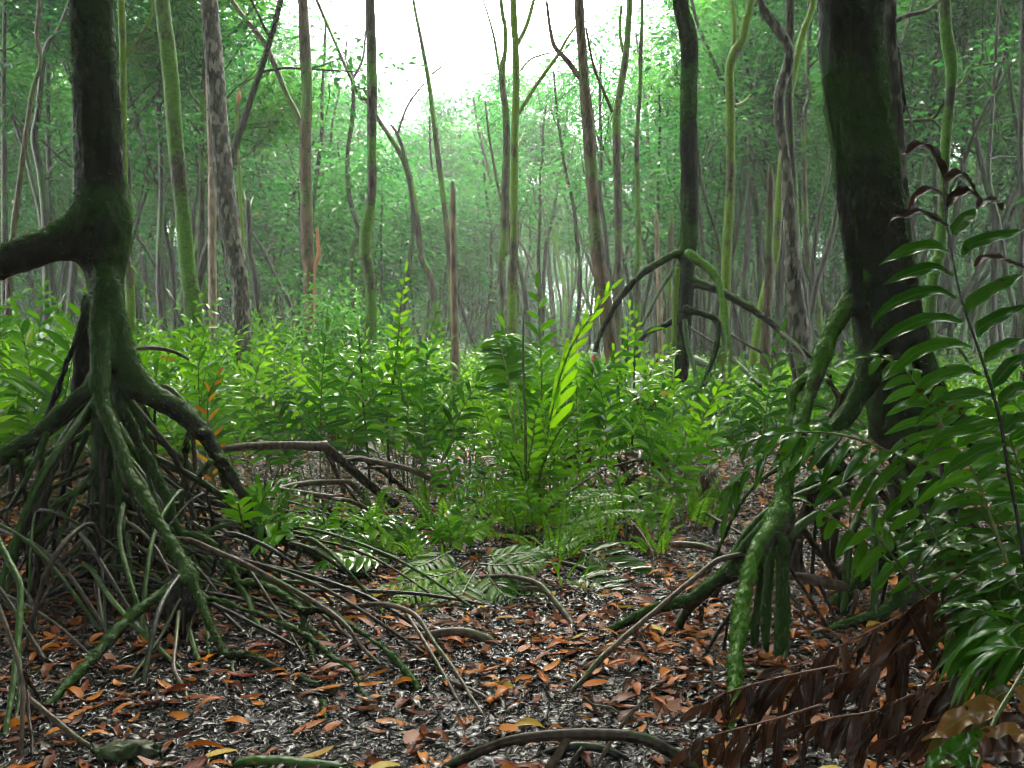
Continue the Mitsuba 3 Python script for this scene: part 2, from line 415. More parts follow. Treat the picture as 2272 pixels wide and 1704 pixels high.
def fuzz(v, f, n, count, length, rng, keep=None, droop=0.3):
    """Many short blades of moss on a skin."""
    A = np.linalg.norm(np.cross(v[f[:, 1]] - v[f[:, 0]], v[f[:, 2]] - v[f[:, 0]]), axis=1)
    c = v[f].mean(1)
    m = meshkit.fbm(c * 2.2, 3, 3) + 0.3 * n[f[:, 0], 2] + 0.25 * (meshkit.noise(c * 14, 8) - 0.5)
    w = A * np.clip((m - 0.36) * 5, 0.06, 1)
    if keep is not None:
        w = w * keep(c)
    pick = rng.choice(len(f), count, p=w / w.sum())
    b = rng.dirichlet((1, 1, 1), count)
    p = (v[f[pick]] * b[..., None]).sum(1)
    nn = n[f[pick, 0]]
    d = unit(nn + rng.normal(0, 0.45, (count, 3)) + [0, 0, -droop])
    s = unit(np.cross(d, rng.normal(0, 1, (count, 3))))
    L = length * rng.uniform(0.4, 1.2, count)[:, None]
    wd = L * 0.16
    mid = p + d * L * 0.55 + [0, 0, 0.0]
    tip = p + d * L + np.array([0, 0, -1]) * L * 0.25
    V = np.stack([p - s * wd, p + s * wd, mid + s * wd * 0.8, tip], 1).reshape(-1, 3)
    k = np.arange(count)[:, None] * 4
    Fc = np.concatenate([k + [0, 1, 2], k + [0, 2, 3]], 0)
    uv = np.repeat(np.stack([rng.uniform(0, 1, count), np.zeros(count)], 1), 4, 0)
    return (V, Fc), uv


# ------------------------------------------------------------------ leaves and crowns
def leaf_cloud(centres, per, spread, size, rng, flat=0.5):
    """Small folded leaves scattered round the given centres. Returns mesh and uv (random per leaf)."""
    C = np.repeat(centres, per, 0)
    n = len(C)
    p = C + rng.normal(0, 1, (n, 3)) * spread * np.array([1, 1, flat])
    d = unit((p - C) * [1, 1, 0.4] + rng.normal(0, 0.25, (n, 3)) * spread + [0, 0, -0.15 * spread])
    up = unit(np.array([0, 0, 1.0]) + rng.normal(0, 0.45, (n, 3)))
    s = unit(np.cross(d, up))
    L = size * rng.uniform(0.7, 1.25, (n, 1))
    W = L * rng.uniform(0.2, 0.27, (n, 1))
    nn = np.cross(s, d)
    V = np.stack([p, p + d * L * 0.5 + s * W + nn * W * 0.3, p + d * L * 1.0 - nn * L * 0.12, p + d * L * 0.5 - s * W + nn * W * 0.3], 1).reshape(-1, 3)
    k = np.arange(n)[:, None] * 4
    f = np.concatenate([k + [0, 1, 2], k + [0, 2, 3]], 0)
    clump = np.repeat(rng.uniform(0, 1, len(centres)), per)
    uv = np.repeat(np.stack([np.clip(0.35 * rng.uniform(0, 1, n) + 0.65 * clump, 0, 1), np.zeros(n)], 1), 4, 0)
    return (V, f), uv


def branch_out(p, d, L, r, rng, depth, tubes, tips, up=0.25, sides=5):
    """A wandering branch that forks; tips collects where leaves sit."""
    pts, rad = [p], [r]
    n = 4
    for k in range(n):
        d = unit(d + rng.normal(0, 0.22, 3) + [0, 0, up * 0.5])
        pts.append(pts[-1] + d * L / n)
        rad.append(r * (1 - 0.55 * (k + 1) / n))
        if depth <= 1 and k >= 1:
            tips.append(pts[-1] + rng.normal(0, 0.1, 3))
    tubes.append(tube(pts, rad, sides if r > 0.02 else 3, 0.05, step=L / 5))
    if depth > 0:
        for k in range(int(rng.integers(2, 4))):
            i0 = int(rng.integers(2, n + 1))
            nd = unit(d + rng.normal(0, 0.65, 3) * [1, 1, 0.6] + [0, 0, up])
            branch_out(pts[i0], nd, L * rng.uniform(0.55, 0.75), rad[i0] * 0.8, rng, depth - 1, tubes, tips, up, sides)


def grow_tree(rng, H, r0, fork, n_br, L, per, leaf_size, lean=0.06, stems=1, spread=0.42, depth=2):
    """A slender forest tree: trunk with its branches, and a crown of leaves."""
    tubes, tips = [], []
    for s in range(stems):
        d = unit([rng.normal(0, lean), rng.normal(0, lean), 1])
        if stems > 1:
            a = 2 * math.pi * s / stems + rng.uniform(0, 1)
            d = unit([0.35 * math.cos(a), 0.35 * math.sin(a), 1])
        p = np.array([0.12 * rng.normal(), 0.12 * rng.normal(), -0.15]) if stems > 1 else np.array([0, 0, -0.15])
        n = 10
        pts, rad = [p], [r0 * 1.35]
        for k in range(n):
            d = unit(d + rng.normal(0, 0.075, 3) + [0, 0, 0.05])
            pts.append(pts[-1] + d * H / n)
            rad.append(r0 * (1 - 0.62 * (k + 1) / n))
        tubes.append(tube(pts, rad, 7, 0.07, seed=int(rng.integers(99))))
        for b in range(n_br):
            t = fork + (0.98 - fork) * (b + rng.uniform(0, 0.8)) / n_br
            i0 = min(int(t * n), n - 1)
            q = pts[i0] + (pts[i0 + 1] - pts[i0]) * (t * n - i0)
            a = rng.uniform(0, 2 * math.pi)
            out = unit([math.cos(a), math.sin(a), rng.uniform(0.35, 1.1)])
            branch_out(q, out, L * (1.15 - 0.5 * t) * rng.uniform(0.7, 1.2), rad[i0] * 0.5, rng, depth, tubes, tips)
    cloud, uv = leaf_cloud(np.array(tips), per, spread, leaf_size, rng)
    return join(tubes), cloud, uv

# ------------------------------------------------------------------ the two near mangroves and the one in the clearing
rng = np.random.default_rng(7)
crown_rng = np.random.default_rng(21)


def chains_of(spec):
    out = []
    for nm, text, d0, d1, k in spec:
        P, R = line(text, d0, d1)
        if d1 == 'g':
            e = P[-1] + unit(P[-1] - P[-2]) * 0.08
            P, R = np.vstack([P, [e[0], e[1], -0.08]]), np.r_[R, R[-1] * 0.9]
        out.append((nm, P, R, k))
    return out


def hero_tree(key, spec, h, bsdf, bump, moss, moss_len, seed, top_to, crown_at, keep=None, crown_size=(3.0, 3.0, 2.2), n_tips=110):
    """spec: trunk first. The trunk goes on above the frame up to its crown."""
    chains = chains_of(spec)
    parts, (v, f, n) = blend(chains, h, bump, seed)
    up_from, r = chains[0][1][0], chains[0][2][0]
    for nm, pv, pf, pn in parts:
        if nm == 'trunk':                                 # above the blended skin the trunk goes on as a plain limb
            tv, tf = tube([up_from + [0, 0, -0.15], (up_from * 0.6 + np.array(top_to) * 0.4) + [0.08, 0, 0], top_to], [r, r * 0.92, r * 0.6], 20, 0.05, seed)
            _, _, tn = meshkit.arrays((tv, tf), True)
            pf = np.vstack([pf, tf + len(pv)])
            pv, pn = np.vstack([pv, tv]), np.vstack([pn, tn])
        nm, _, own = nm.partition('|')
        part(key, nm, (pv, pf), own or bsdf, normals=pn)
    if moss:
        (mv, mf), uv = fuzz(v, f, n, moss, moss_len, np.random.default_rng(seed), keep)
        k = part(key, 'moss', (mv, mf), 'moss_fuzz', smooth=False, uv=uv)
        labels[k] = {'label': 'short green moss growing on the bark', 'kind': 'stuff'}
    tubes, tips = [], []
    for _ in range(15):
        a = crown_rng.uniform(0, 2 * math.pi)
        branch_out(np.array(top_to) - [0, 0, 0.3], unit([math.cos(a), math.sin(a), crown_rng.uniform(0.1, 0.8)]), crown_size[0] * 0.95, r * 0.35, crown_rng, 2, tubes, tips)
    part(key, 'branch', join(tubes), 'bark_far')
    tips = np.array(tips) * 1.0
    cloud, uv = leaf_cloud(tips, n_tips, 0.5, 0.17, crown_rng)
    part(key, 'crown', cloud, 'canopy_leaf', smooth=False, uv=uv)


DA = 5.25
tree_a = 'mangrove_tree'
COUNT['mangrove_tree'] = 1
hero_tree(tree_a, [
    ('trunk', 'A585,-420,262 595,120,266 615,400,268 640,800,285 650,1150,300 665,1400,305 672,1650,290 D680,130,250 690,330,215 685,520,200 680,750,165 680,1000,160 680,1300,165 670,1640,160 G640,200,150 630,390,140', DA, 5.35, 0.09),
    ('thick_limb', 'A640,1420,240 500,1500,235 350,1570,225 200,1625,220 0,1705,205 -300,1850,190 -700,2150,170', DA, 4.9, 0.13),
    ('prop_root', 'D560,300,60 560,480,90 530,650,115 522,850,112 480,1060,70 450,1300,60 430,1600,55 G420,150,50', DA + 0.25, 5.9, 0.05),
    ('prop_root', 'D585,300,60 520,500,50 470,620,46 400,800,44 340,960,40 270,1160,38 190,1400,36 120,1659,34', DA + 0.15, 5.7, 0.04),
    ('prop_root', 'D660,560,120 650,720,125 600,850,105 555,900,98 440,985,108 310,1125,100 240,1180,105 150,1230,105 0,1330,100 -200,1480,90 -420,1720,80', DA - 0.1, 4.75, 0.05),
    ('prop_root', 'D650,850,80 580,990,62 500,1090,58 440,1190,56 370,1330,55 310,1530,50 270,1720,48', DA - 0.05, 'g', 0.04),
    ('prop_root', 'D650,330,110 645,520,130 648,720,135 645,900,125 672,1030,105 740,1180,95 790,1310,92 820,1430,92 850,1480,95 920,1560,88 G985,20,85 1050,120,82 1120,240,84 1190,350,85 1220,420,90', DA - 0.06, 4.3, 0.06),
    ('prop_root', 'D720,760,90 760,930,78 830,1090,75 890,1220,72 960,1350,70 1030,1490,68 1090,1620,66 G1130,80,62 1180,160,58 1235,300,52 1290,430,46 1390,570,40', DA, 'g', 0.035),
    ('prop_root', 'D720,830,70 790,1170,58 860,1300,55 960,1380,52 1120,1480,50 1300,1580,48 1480,1659,45 G1620,120,45', DA + 0.1, 'g', 0.035),
    ('prop_root', 'D690,200,150 720,400,160 765,600,175 820,740,185 900,860,180 1000,930,150 1120,1000,138 1230,1085,124 1320,1180,112 1390,1290,98 1460,1390,80 1540,1520,70 1605,1640,66 G1610,100,70 1680,135,74 1800,180,75 1950,240,74 2100,310,70 H0,375,62 130,425,68 290,445,50', DA - 0.05, 'g', 0.07),
    ('prop_root', 'G1225,415,85 1180,440,75 1000,560,78 840,690,82 720,820,84 600,950,84 450,1110,80 330,1240,72', 4.3, 'g', 0.03),
    ('prop_root', 'G1215,400,70 1280,540,60 1340,700,62 1400,830,66 1450,930,72 1560,925,62 1700,970,56 1850,1040,54 2000,1110,50 2110,1175,42', 4.3, 'g', 0.03),
    ('prop_root', 'G1180,170,60 1250,150,58 1380,210,52 1470,320,48 1540,460,60 1700,480,60 1850,560,60 1950,640,62 2090,640,54 2200,700,50 H130,790,45 270,890,50 380,1000,55 470,1110,60 490,1190,50', 5.0, 'g', 0.03),
    ('prop_root', 'G1250,540,52 1450,590,50 1650,660,50 1850,740,50 2000,820,46 2150,950,46 H40,1000,48 100,1100,45 150,1250,36', 4.3, 'g', 0.02),
    ('prop_root', 'D1300,1160,60 1215,1180,52 1195,1350,47 1180,1560,45 1150,1659,45 G1140,100,40', DA - 0.1, 'g', 0.03),
    ('prop_root', 'D1430,1340,70 1420,1330,60 1450,1480,55 1490,1650,52 G1500,130,50', DA - 0.1, 'g', 0.03),
    ('prop_root', 'G1950,640,50 1980,780,46 2030,980,45 2070,1150,44 2105,1370,40', 4.35, 'g', 0.02),
], 0.0145, 'bark_black_moss', 0.011, 26000, 0.014, 3, (-2.5, 5.3, 9.0), None, crown_size=(3.4, 3, 2), n_tips=70)
lab(tree_a, 'massive dark mossy mangrove trunk with a thick side limb, left in front', 'tree')


def root(owner, text, d0, d1, bsdf='bark_root_moss', sides=7, name='prop_root', rough=0.07, sink=0.05):
    k = part(owner, name, limb(text, d0, d1, sides, rough, seed=int(rng.integers(999)), sink=sink if d1 == 'g' else 0), bsdf)
    return k


# thinner roots of the left mangrove
for text, d0, d1, b in (
    ('D1240,1140,34 1255,1300,30 1262,1480,28 1265,1640,26', 5.3, 'g', 'bark_root_moss'), ('D1360,1350,42 1270,1480,36 1190,1640,34 G1130,80,30', 5.1, 'g', 'bark_root_moss'),
    ('D830,950,30 870,1080,28 930,1200,27 1010,1330,26 1110,1440,25 1250,1580,24', 5.6, 6.2, 'root_brown'), ('D910,960,28 960,1060,26 1010,1150,26 1080,1260,25 1200,1380,25 1350,1520,24', 5.6, 6.2, 'root_brown'),
    ('D885,950,30 900,1080,28 915,1200,27 940,1350,25 980,1500,24', 5.7, 6.2, 'root_brown'), ('D1000,990,20 1000,1160,18 1010,1330,18', 5.7, 5.9, 'root_brown'),
    ('D800,1200,40 930,1310,46 1060,1370,48 1200,1430,46 1380,1540,44 1500,1640,40', 5.4, 6.0, 'bark_root_moss'),
    ('D940,1400,30 1050,1450,30 1160,1530,28 1300,1620,28 G1420,100,26', 5.4, 5.9, 'root_brown'),
    ('D560,1500,70 480,1560,60 380,1620,60 G300,80,55 180,170,50 60,230,46', 5.2, 5.0, 'bark_root_moss'),
    ('D10,1475,34 150,1475,36 300,1490,38 400,1520,38 480,1555,40', 5.6, 5.4, 'root_pale'), ('D50,1555,30 180,1590,34 300,1600,36 400,1605,36', 5.5, 5.4, 'root_pale'),
    ('D130,1270,55 140,1400,40 160,1550,36 185,1659,34 G185,200,32 180,420,30', 4.9, 'g', 'bark_root_moss'), ('D85,1350,50 75,1500,42 60,1640,38 G30,130,36', 4.85, 'g', 'bark_root_moss'),
    ('D300,1160,60 250,1300,44 200,1400,40 150,1500,36 60,1659,34', 4.95, 5.0, 'bark_root_moss'), ('D275,1200,40 262,1400,38 260,1560,36 250,1659,34 G240,160,32', 5.3, 'g', 'root_brown'),
    ('D500,1190,34 545,1250,30 590,1310,30', 5.6, 5.4, 'root_brown'), ('D450,1080,40 430,1200,46 420,1400,50 400,1600,48 G390,60,46', 5.9, 'g', 'root_brown'),
    ('G1130,176,30 1240,190,33 1350,240,36 1600,350,38 1800,460,38 2000,570,38 H0,715,30 130,880,28 290,1050,25', 4.75, 'g', 'root_pale'),
    ('G930,215,22 1040,185,26 1140,178,30', 5.0, 4.75, 'root_brown'), ('G1215,60,34 1300,110,36 1390,160,34 1470,260,30 1530,380,26', 5.5, 'g', 'root_pale'),
    ('G1160,570,26 1050,790,25 950,940,24 850,1090,22', 4.2, 'g', 'root_brown'), ('G1155,650,28 1135,850,27 1125,1020,30 1190,1150,28 1222,1275,24', 4.15, 'g', 'root_pale'),
    ('G1190,620,18 1185,850,16', 4.2, 'g', 'root_brown'), ('G1215,740,38 1260,900,36 1320,1040,34', 4.25, 'g', 'bark_root_moss'), ('G1255,940,36 1280,1050,34 1345,1150,26', 4.1, 'g', 'root_brown'),
    ('G1350,720,45 1345,850,40 1350,960,36', 4.35, 'g', 'bark_root_moss'), ('G1550,470,46 1600,560,45 1640,680,40 1710,810,34', 4.6, 'g', 'bark_root_moss'),
    ('G2000,760,42 2100,830,36 2200,950,34', 4.3, 'g', 'bark_root_moss'), ('G1370,790,36 1500,740,36 1630,710,30', 4.35, 4.5, 'bark_root_moss'),
    ('G1640,470,22 1750,590,21 1850,690,20 1930,760,18', 4.6, 'g', 'root_brown'), ('G1620,130,70 1640,260,60 1680,380,50', 5.25, 'g', 'bark_root_moss'),
    ('G0,470,26 120,460,38 240,450,42 330,380,40 450,280,38 570,140,36', 4.95, 5.3, 'root_pale'), ('G570,150,22 470,290,24 380,400,24 300,540,22 220,670,20', 5.2, 'g', 'root_brown'),
    ('G790,0,30 720,90,26 640,200,24 560,330,22', 5.0, 'g', 'root_brown'), ('H480,1090,46 650,1100,46 800,1150,50 950,1230,44', 3.75, 'g', 'root_brown'),
    ('H310,930,40 350,1010,36 385,1130,32', 4.2, 'g', 'root_brown'), ('H0,940,36 60,1030,36 110,1120,34 150,1240,30', 4.0, 'g', 'root_pale'), ('H60,1040,30 160,1060,30 200,1120,28 235,1230,24', 3.9, 'g', 'root_pale'),
    ('G1560,930,50 1500,1010,40 1520,1080,30', 4.0, 'g', 'root_brown'), ('G2120,640,40 2190,760,34 H60,830,34 180,930,30 300,1050,26', 4.4, 'g', 'root_brown'),
):
    root(tree_a, text, d0, d1, b)
for k in range(46):                                       # the thicket of thin roots under the trunk
    a = rng.uniform(0, 2 * math.pi)
    r1, z0 = rng.uniform(0.25, 1.0), rng.uniform(0.35, 1.0)
    c = np.array([-2.2, 5.45, 0])
    p0 = c + [0.10 * math.cos(a), 0.10 * math.sin(a), z0]
    p1 = c + [r1 * math.cos(a), r1 * math.sin(a), -0.05]
    pm = 0.5 * (p0 + p1) + [0.12 * r1 * math.cos(a), 0.12 * r1 * math.sin(a), 0.10] + rng.normal(0, 0.03, 3)
    rr = rng.uniform(0.008, 0.022)
    part(tree_a, 'prop_root', tube([p0, pm, p1], [rr * 1.3, rr, rr], 6, 0.06, seed=k), ('bark_root_moss', 'root_brown', 'bark_black_moss')[k % 3])

for k in range(44):
    x0, y0 = -2.1 + rng.uniform(-0.7, 0.8), 4.95 + rng.uniform(-0.6, 0.5)
    x1, y1 = x0 + rng.uniform(-0.5, 1.25), y0 + rng.uniform(-1.1, 0.35)
    z0 = rng.uniform(0.06, 0.5)
    z1 = float(ground_z(x1, y1)) - 0.04
    rr = rng.uniform(0.005, 0.013)
    p0, p1 = np.array([x0, y0, z0]), np.array([x1, y1, z1])
    pts = [np.array([x0 - 0.35 * (x1 - x0) + rng.normal(0, 0.08), y0 + 0.3, -0.05]), np.array([x0 - 0.15 * (x1 - x0), y0 + 0.12, z0 * 0.8]), p0, 0.5 * (p0 + p1) + [rng.normal(0, 0.04), rng.normal(0, 0.04), 0.16 * z0 + 0.05], p1]
    part(tree_a, 'prop_root', tube(pts, [rr, rr * 1.1, rr * 1.1, rr, rr * 0.8], 6, 0.08, seed=k), ('root_brown', 'bark_root_moss', 'root_wet_black', 'root_brown')[k % 4])

for k in range(34):
    x0, y0 = -1.5 + rng.uniform(-0.5, 0.6), 5.1 + rng.uniform(-0.5, 0.9)
    x1, y1 = x0 + rng.uniform(0.3, 1.2), y0 + rng.uniform(-0.9, 0.5)
    z0 = rng.uniform(0.08, 0.36)
    rr = rng.uniform(0.005, 0.011)
    p0, p1 = np.array([x0, y0, z0]), np.array([x1, y1, float(ground_z(x1, y1)) - 0.04])
    pts = [np.array([x0 - 0.4 * (x1 - x0), y0 + 0.1 + 0.2 * rng.uniform(), -0.05]), np.array([x0 - 0.16 * (x1 - x0), y0 + 0.06, z0 * 0.8]), p0, 0.5 * (p0 + p1) + [rng.normal(0, 0.03), rng.normal(0, 0.03), 0.12 * z0 + 0.03], p1]
    part(tree_a, 'prop_root', tube(pts, [rr, rr * 1.1, rr * 1.1, rr, rr * 0.8], 6, 0.08, seed=k + 50), ('root_brown', 'bark_root_moss', 'root_wet_black')[k % 3])

DR = 5.0
tree_r = 'mangrove_tree_001'
COUNT['mangrove_tree'] = 2
hero_tree(tree_r, [
    ('trunk', 'C1094,-420,392 1085,60,398 1105,400,395 1140,700,392 1180,1000,392 1230,1300,385 1270,1640,385 F1290,200,400 1320,450,420 1370,700,440 1400,900,430 1420,1100,400', DR, 5.05, 0.10),
    ('buttress', 'C940,500,60 985,800,70 1020,1050,80 1060,1350,90 1100,1659,100 F1130,150,100 1160,350,90 1195,560,70 1185,800,80', DR - 0.16, 4.85, 0.04),
    ('buttress', 'F1440,100,90 1490,350,100 1560,620,110 1640,850,110 1740,1020,110 1880,1200,105 2010,1400,95', DR - 0.05, 4.7, 0.07),
    ('buttress', 'F1240,520,150 1200,800,150 1130,950,140 1040,1080,130 960,1200,110 900,1350,95', DR - 0.1, 4.7, 0.07),
    ('prop_root|bark_root_green', 'F1180,160,90 1100,290,100 1010,430,118 930,600,115 870,790,104 815,950,95 775,1080,98 720,1250,110 680,1450,120 660,1600,130 I650,20,165 625,110,175', DR - 0.05, 4.15, 0.06),
    ('prop_root|bark_root_green', 'F880,740,75 790,820,74 715,900,76 700,1000,72 695,1120,68 690,1250,60 680,1400,60', 4.75, 4.4, 0.04),
    ('prop_root|bark_root_green', 'I640,20,150 600,90,130 520,190,108 460,330,102 410,520,102 380,700,106 360,900,106 345,1100,100 330,1330,92 315,1520,84', 4.15, 3.15, 0.045),
    ('prop_root', 'I620,20,110 540,90,92 400,250,82 250,420,82 100,570,74 0,700,62 H2160,790,50', 4.2, 'g', 0.035),
    ('prop_root', 'I560,260,70 420,370,84 250,450,92 100,545,92 0,590,84 H2100,600,80 1950,660,76 1800,735,68 1650,790,58 1520,785,46', 4.2, 'g', 0.03),
    ('prop_root', 'I590,230,70 565,400,62 548,600,66 540,850,66 560,960,52', 4.1, 'g', 0.03),
    ('prop_root', 'I650,200,90 650,330,76 655,560,84 650,800,110 620,950,62 600,1000,50', 4.05, 'g', 0.03),
    ('prop_root', 'I520,300,80 500,500,74 475,720,66 470,900,60', 4.2, 'g', 0.03),
    ('prop_root', 'F1480,1100,170 1450,1350,160 1420,1640,150 I1400,150,150 1300,280,150 1160,430,140 1050,540,120 985,640,96', DR, 'g', 0.05),
    ('prop_root', 'F1560,1200,140 1600,1600,120 I1640,300,100 1560,440,95 1400,570,92 1290,660,86 1180,690,84 1050,740,76 870,815,66', DR, 'g', 0.04),
    ('prop_root', 'I1520,420,60 1440,480,60 1350,540,56', 4.6, 4.5, 0.02),
], 0.0145, 'bark_black_moss', 0.012, 42000, 0.012, 11, (1.35, 4.9, 9.2), None, crown_size=(3.4, 3, 2), n_tips=70)
lab(tree_r, 'broad dark mossy mangrove trunk leaning left behind the fern fronds at right', 'tree')
for text, d0, d1, b in (
    ('I690,170,64 770,90,60 850,40,56 910,20,56 925,150,56 940,300,54 1000,390,52 1075,465,48', 4.3, 4.7, 'bark_root_moss'), ('I780,110,50 850,210,46 950,340,44 1070,470,42', 4.6, 'g', 'bark_root_moss'),
    ('I630,270,18 700,370,22 780,490,24 880,650,24 965,805,24', 4.0, 'g', 'root_brown'), ('I690,530,20 770,630,20 840,790,18', 4.3, 'g', 'root_pale'),
    ('I700,420,46 800,430,64 900,460,74 1060,490,70', 4.5, 4.6, 'root_pale'), ('I345,620,24 240,780,26 130,970,20', 3.9, 'g', 'root_brown'), ('I300,720,20 270,920,20', 3.9, 'g', 'root_wet_black'),
    ('I480,270,34 340,290,40 220,325,38 100,420,36 0,500,36 H2000,660,36 1800,830,40 1650,970,44 1550,1090,40 1450,1190,30', 4.25, 'g', 'root_pale'),
    ('I600,410,18 690,520,16', 4.3, 4.3, 'root_pale'), ('I1000,370,40 1080,290,40', 5.2, 5.4, 'root_pale'), ('I1140,510,40 1120,600,36 1085,700,32', 4.5, 'g', 'root_pale'), ('I1340,370,24 1310,520,24 1290,640,22', 4.6, 'g', 'root_brown'),
    ('I890,470,24 960,620,24 1000,720,20', 4.5, 'g', 'root_wet_black'), ('I870,60,26 850,300,26 840,520,24', 4.8, 'g', 'root_wet_black'), ('I760,200,40 770,330,36 800,440,30', 4.6, 'g', 'root_brown'),
    ('I700,840,36 660,960,32 630,1040,28', 3.9, 'g', 'root_brown'), ('I130,620,40 125,700,30 120,720,26', 4.3, 'g', 'root_wet_black'), ('H2200,640,40 2150,730,34 2080,800,26', 4.4, 'g', 'root_brown'),
    ('F950,830,36 1000,900,30 1050,960,26', 5.4, 5.9, 'root_brown'), ('F960,840,30 1010,960,26 960,1060,24', 5.4, 6.0, 'root_brown'), ('F1140,760,40 1060,900,36 1000,1010,30', 5.5, 5.9, 'bark_root_moss'),
    ('I1130,650,20 1220,640,22 1300,640,22', 4.7, 4.6, 'root_pale'),
):
    root(tree_r, text, d0, d1, b)
for k in range(26):
    a = rng.uniform(0, 2 * math.pi)
    r1 = rng.uniform(0.2, 0.9)
    c = np.array([1.75, 4.9, 0])
    p0, p1 = c + [0.16 * math.cos(a), 0.16 * math.sin(a), rng.uniform(0.4, 0.8)], c + [r1 * math.cos(a), r1 * math.sin(a), -0.05]
    pm = 0.5 * (p0 + p1) + [0.1 * r1 * math.cos(a), 0.1 * r1 * math.sin(a), 0.12]
    rr = rng.uniform(0.010, 0.026)
    part(tree_r, 'prop_root', tube([p0, pm, p1], [rr * 1.3, rr, rr], 6, 0.06, seed=k), ('bark_root_moss', 'root_brown')[k % 2])

DM = 11.0
tree_m = 'mangrove_tree_002'
COUNT['mangrove_tree'] = 3
hero_tree(tree_m, [
    ('trunk', 'C-30,-300,104 0,60,104 35,180,108 52,320,112 48,560,110 44,800,112 50,1050,112 52,1300,114 48,1500,112 F36,60,108 30,250,100 20,420,96 8,640,92 0,800,88', DM, DM, 0.06),
    ('prop_root', 'F20,10,60 E2160,10,58 2050,62,54 1920,150,50 1800,285,46 1720,420,42 1655,550,36 1620,700,32 1600,860,30 1585,1000,30', DM, 9.8, 0.035),
    ('prop_root', 'F-20,400,60 E2150,430,52 2060,480,46 1980,505,42 1930,560,36 1900,640,30 1880,760,28', DM, 10.4, 0.03),
    ('prop_root|bark_green_moss', 'F50,10,70 110,55,64 200,125,60 242,215,46 270,350,42 300,550,42 318,650,40 312,760,34 305,880,30', DM - 0.2, 10.0, 0.035),
    ('prop_root', 'F60,190,70 130,205,64 250,250,60 420,345,55 560,440,50 700,570,46 860,690,44 960,800,40', DM, 9.3, 0.035),
    ('prop_root', 'F30,370,60 90,385,50 160,402,46 225,440,42 240,510,40 205,690,40 160,800,38 125,900,36', DM - 0.2, 10.2, 0.03),
], 0.022, 'bark_stilt_moss', 0.010, 4500, 0.016, 5, (1.7, 11.2, 8.6), None, crown_size=(1.8, 3, 2), n_tips=18)
lab(tree_m, 'dark slender mangrove standing on high arched stilt roots in the clearing', 'tree')
for text, d0, d1, b in (
    ('E2165,70,26 2060,230,23 1980,380,22 1930,480,20', 10.8, 10.2, 'bark_root_moss'), ('F20,440,40 40,600,34 80,740,30 110,880,28', 10.9, 10.3, 'bark_root_moss'),
    ('F245,470,30 275,580,28 220,720,26 150,860,24', 10.6, 10.2, 'bark_root_moss'), ('F325,535,20 430,600,20 530,660,20 580,790,18', 10.2, 9.8, 'root_brown'), ('F320,680,40 420,770,36 510,860,30', 10.2, 9.6, 'bark_root_moss'),
    ('F40,480,16 140,540,16 250,610,16', 10.8, 10.5, 'root_brown'), ('F85,690,60 180,740,52 260,810,42', 11.4, 11.0, 'bark_root_moss'), ('F690,590,36 710,700,32 740,840,28', 9.7, 9.5, 'root_brown'), ('F640,520,30 780,650,24 830,800,20', 9.9, 9.3, 'root_brown'),
    ('E2165,100,40 2155,250,34 2145,420,30 2140,600,30', 10.7, 10.6, 'bark_bright_moss'),
):
    root(tree_m, text, d0, d1, b)

# a strip of red and white tape tied round a stilt root of that tree
P, R = line('E1632,650,28 1628,668,28', 9.95)
scene['marker_tape'] = shape(tube([P[0], P[1]], R + 0.004, 10, 0.0), 'ribbon_white')
lab('marker_tape', 'small red and white marker tape on an arched stilt root', 'marker tape')
P, R = line('E1627,672,28 1622,705,28', 9.95)
part('marker_tape', 'red_band', tube([P[0], P[1]], R + 0.005, 10, 0.0), 'ribbon_red')
P, R = line('E1621,710,28 1617,735,28', 9.95)
part('marker_tape', 'white_band', tube([P[0], P[1]], R + 0.004, 10, 0.0), 'ribbon_white')

# dark fibrous clump hanging under the root elbow of the left mangrove
import trimesh
m = trimesh.creation.icosphere(subdivisions=4)
c = at(*(survey('G1152,570,240')[0, :2]), 4.32)
v = np.array(m.vertices)
v = v * (1 + 0.28 * (meshkit.fbm(v * 3, 4, 4) - 0.5)[:, None] + 0.25 * (meshkit.fbm(v * [14, 14, 3], 2, 9) - 0.5)[:, None])
scene['root_clump'] = shape((c + v * [0.082, 0.08, 0.115], np.array(m.faces)), 'root_wet_black')
lab('root_clump', 'black fibrous clump hanging under the mossy root elbow, left in front', 'root clump')

# ------------------------------------------------------------------ the trunks of the middle distance, each traced from the photograph
CROWNS = []
for s in range(5):
    r_ = np.random.default_rng(100 + s)
    tubes, tips = [], []
    for _ in range(7):
        a = r_.uniform(0, 2 * math.pi)
        branch_out(np.array([0, 0, -0.6 + 0.25 * _]), unit([math.cos(a), math.sin(a), 0.75]), r_.uniform(1.3, 2.1), 0.045, r_, 2, tubes, tips)
    cloud, uv = leaf_cloud(np.array(tips), 26, 0.36, 0.15, r_)
    CROWNS.append((shape(join(tubes), 'bark_far'), shape(cloud, 'canopy_leaf', smooth=False, uv=uv), shape(cloud, 'canopy_leaf_light', smooth=False, uv=uv)))


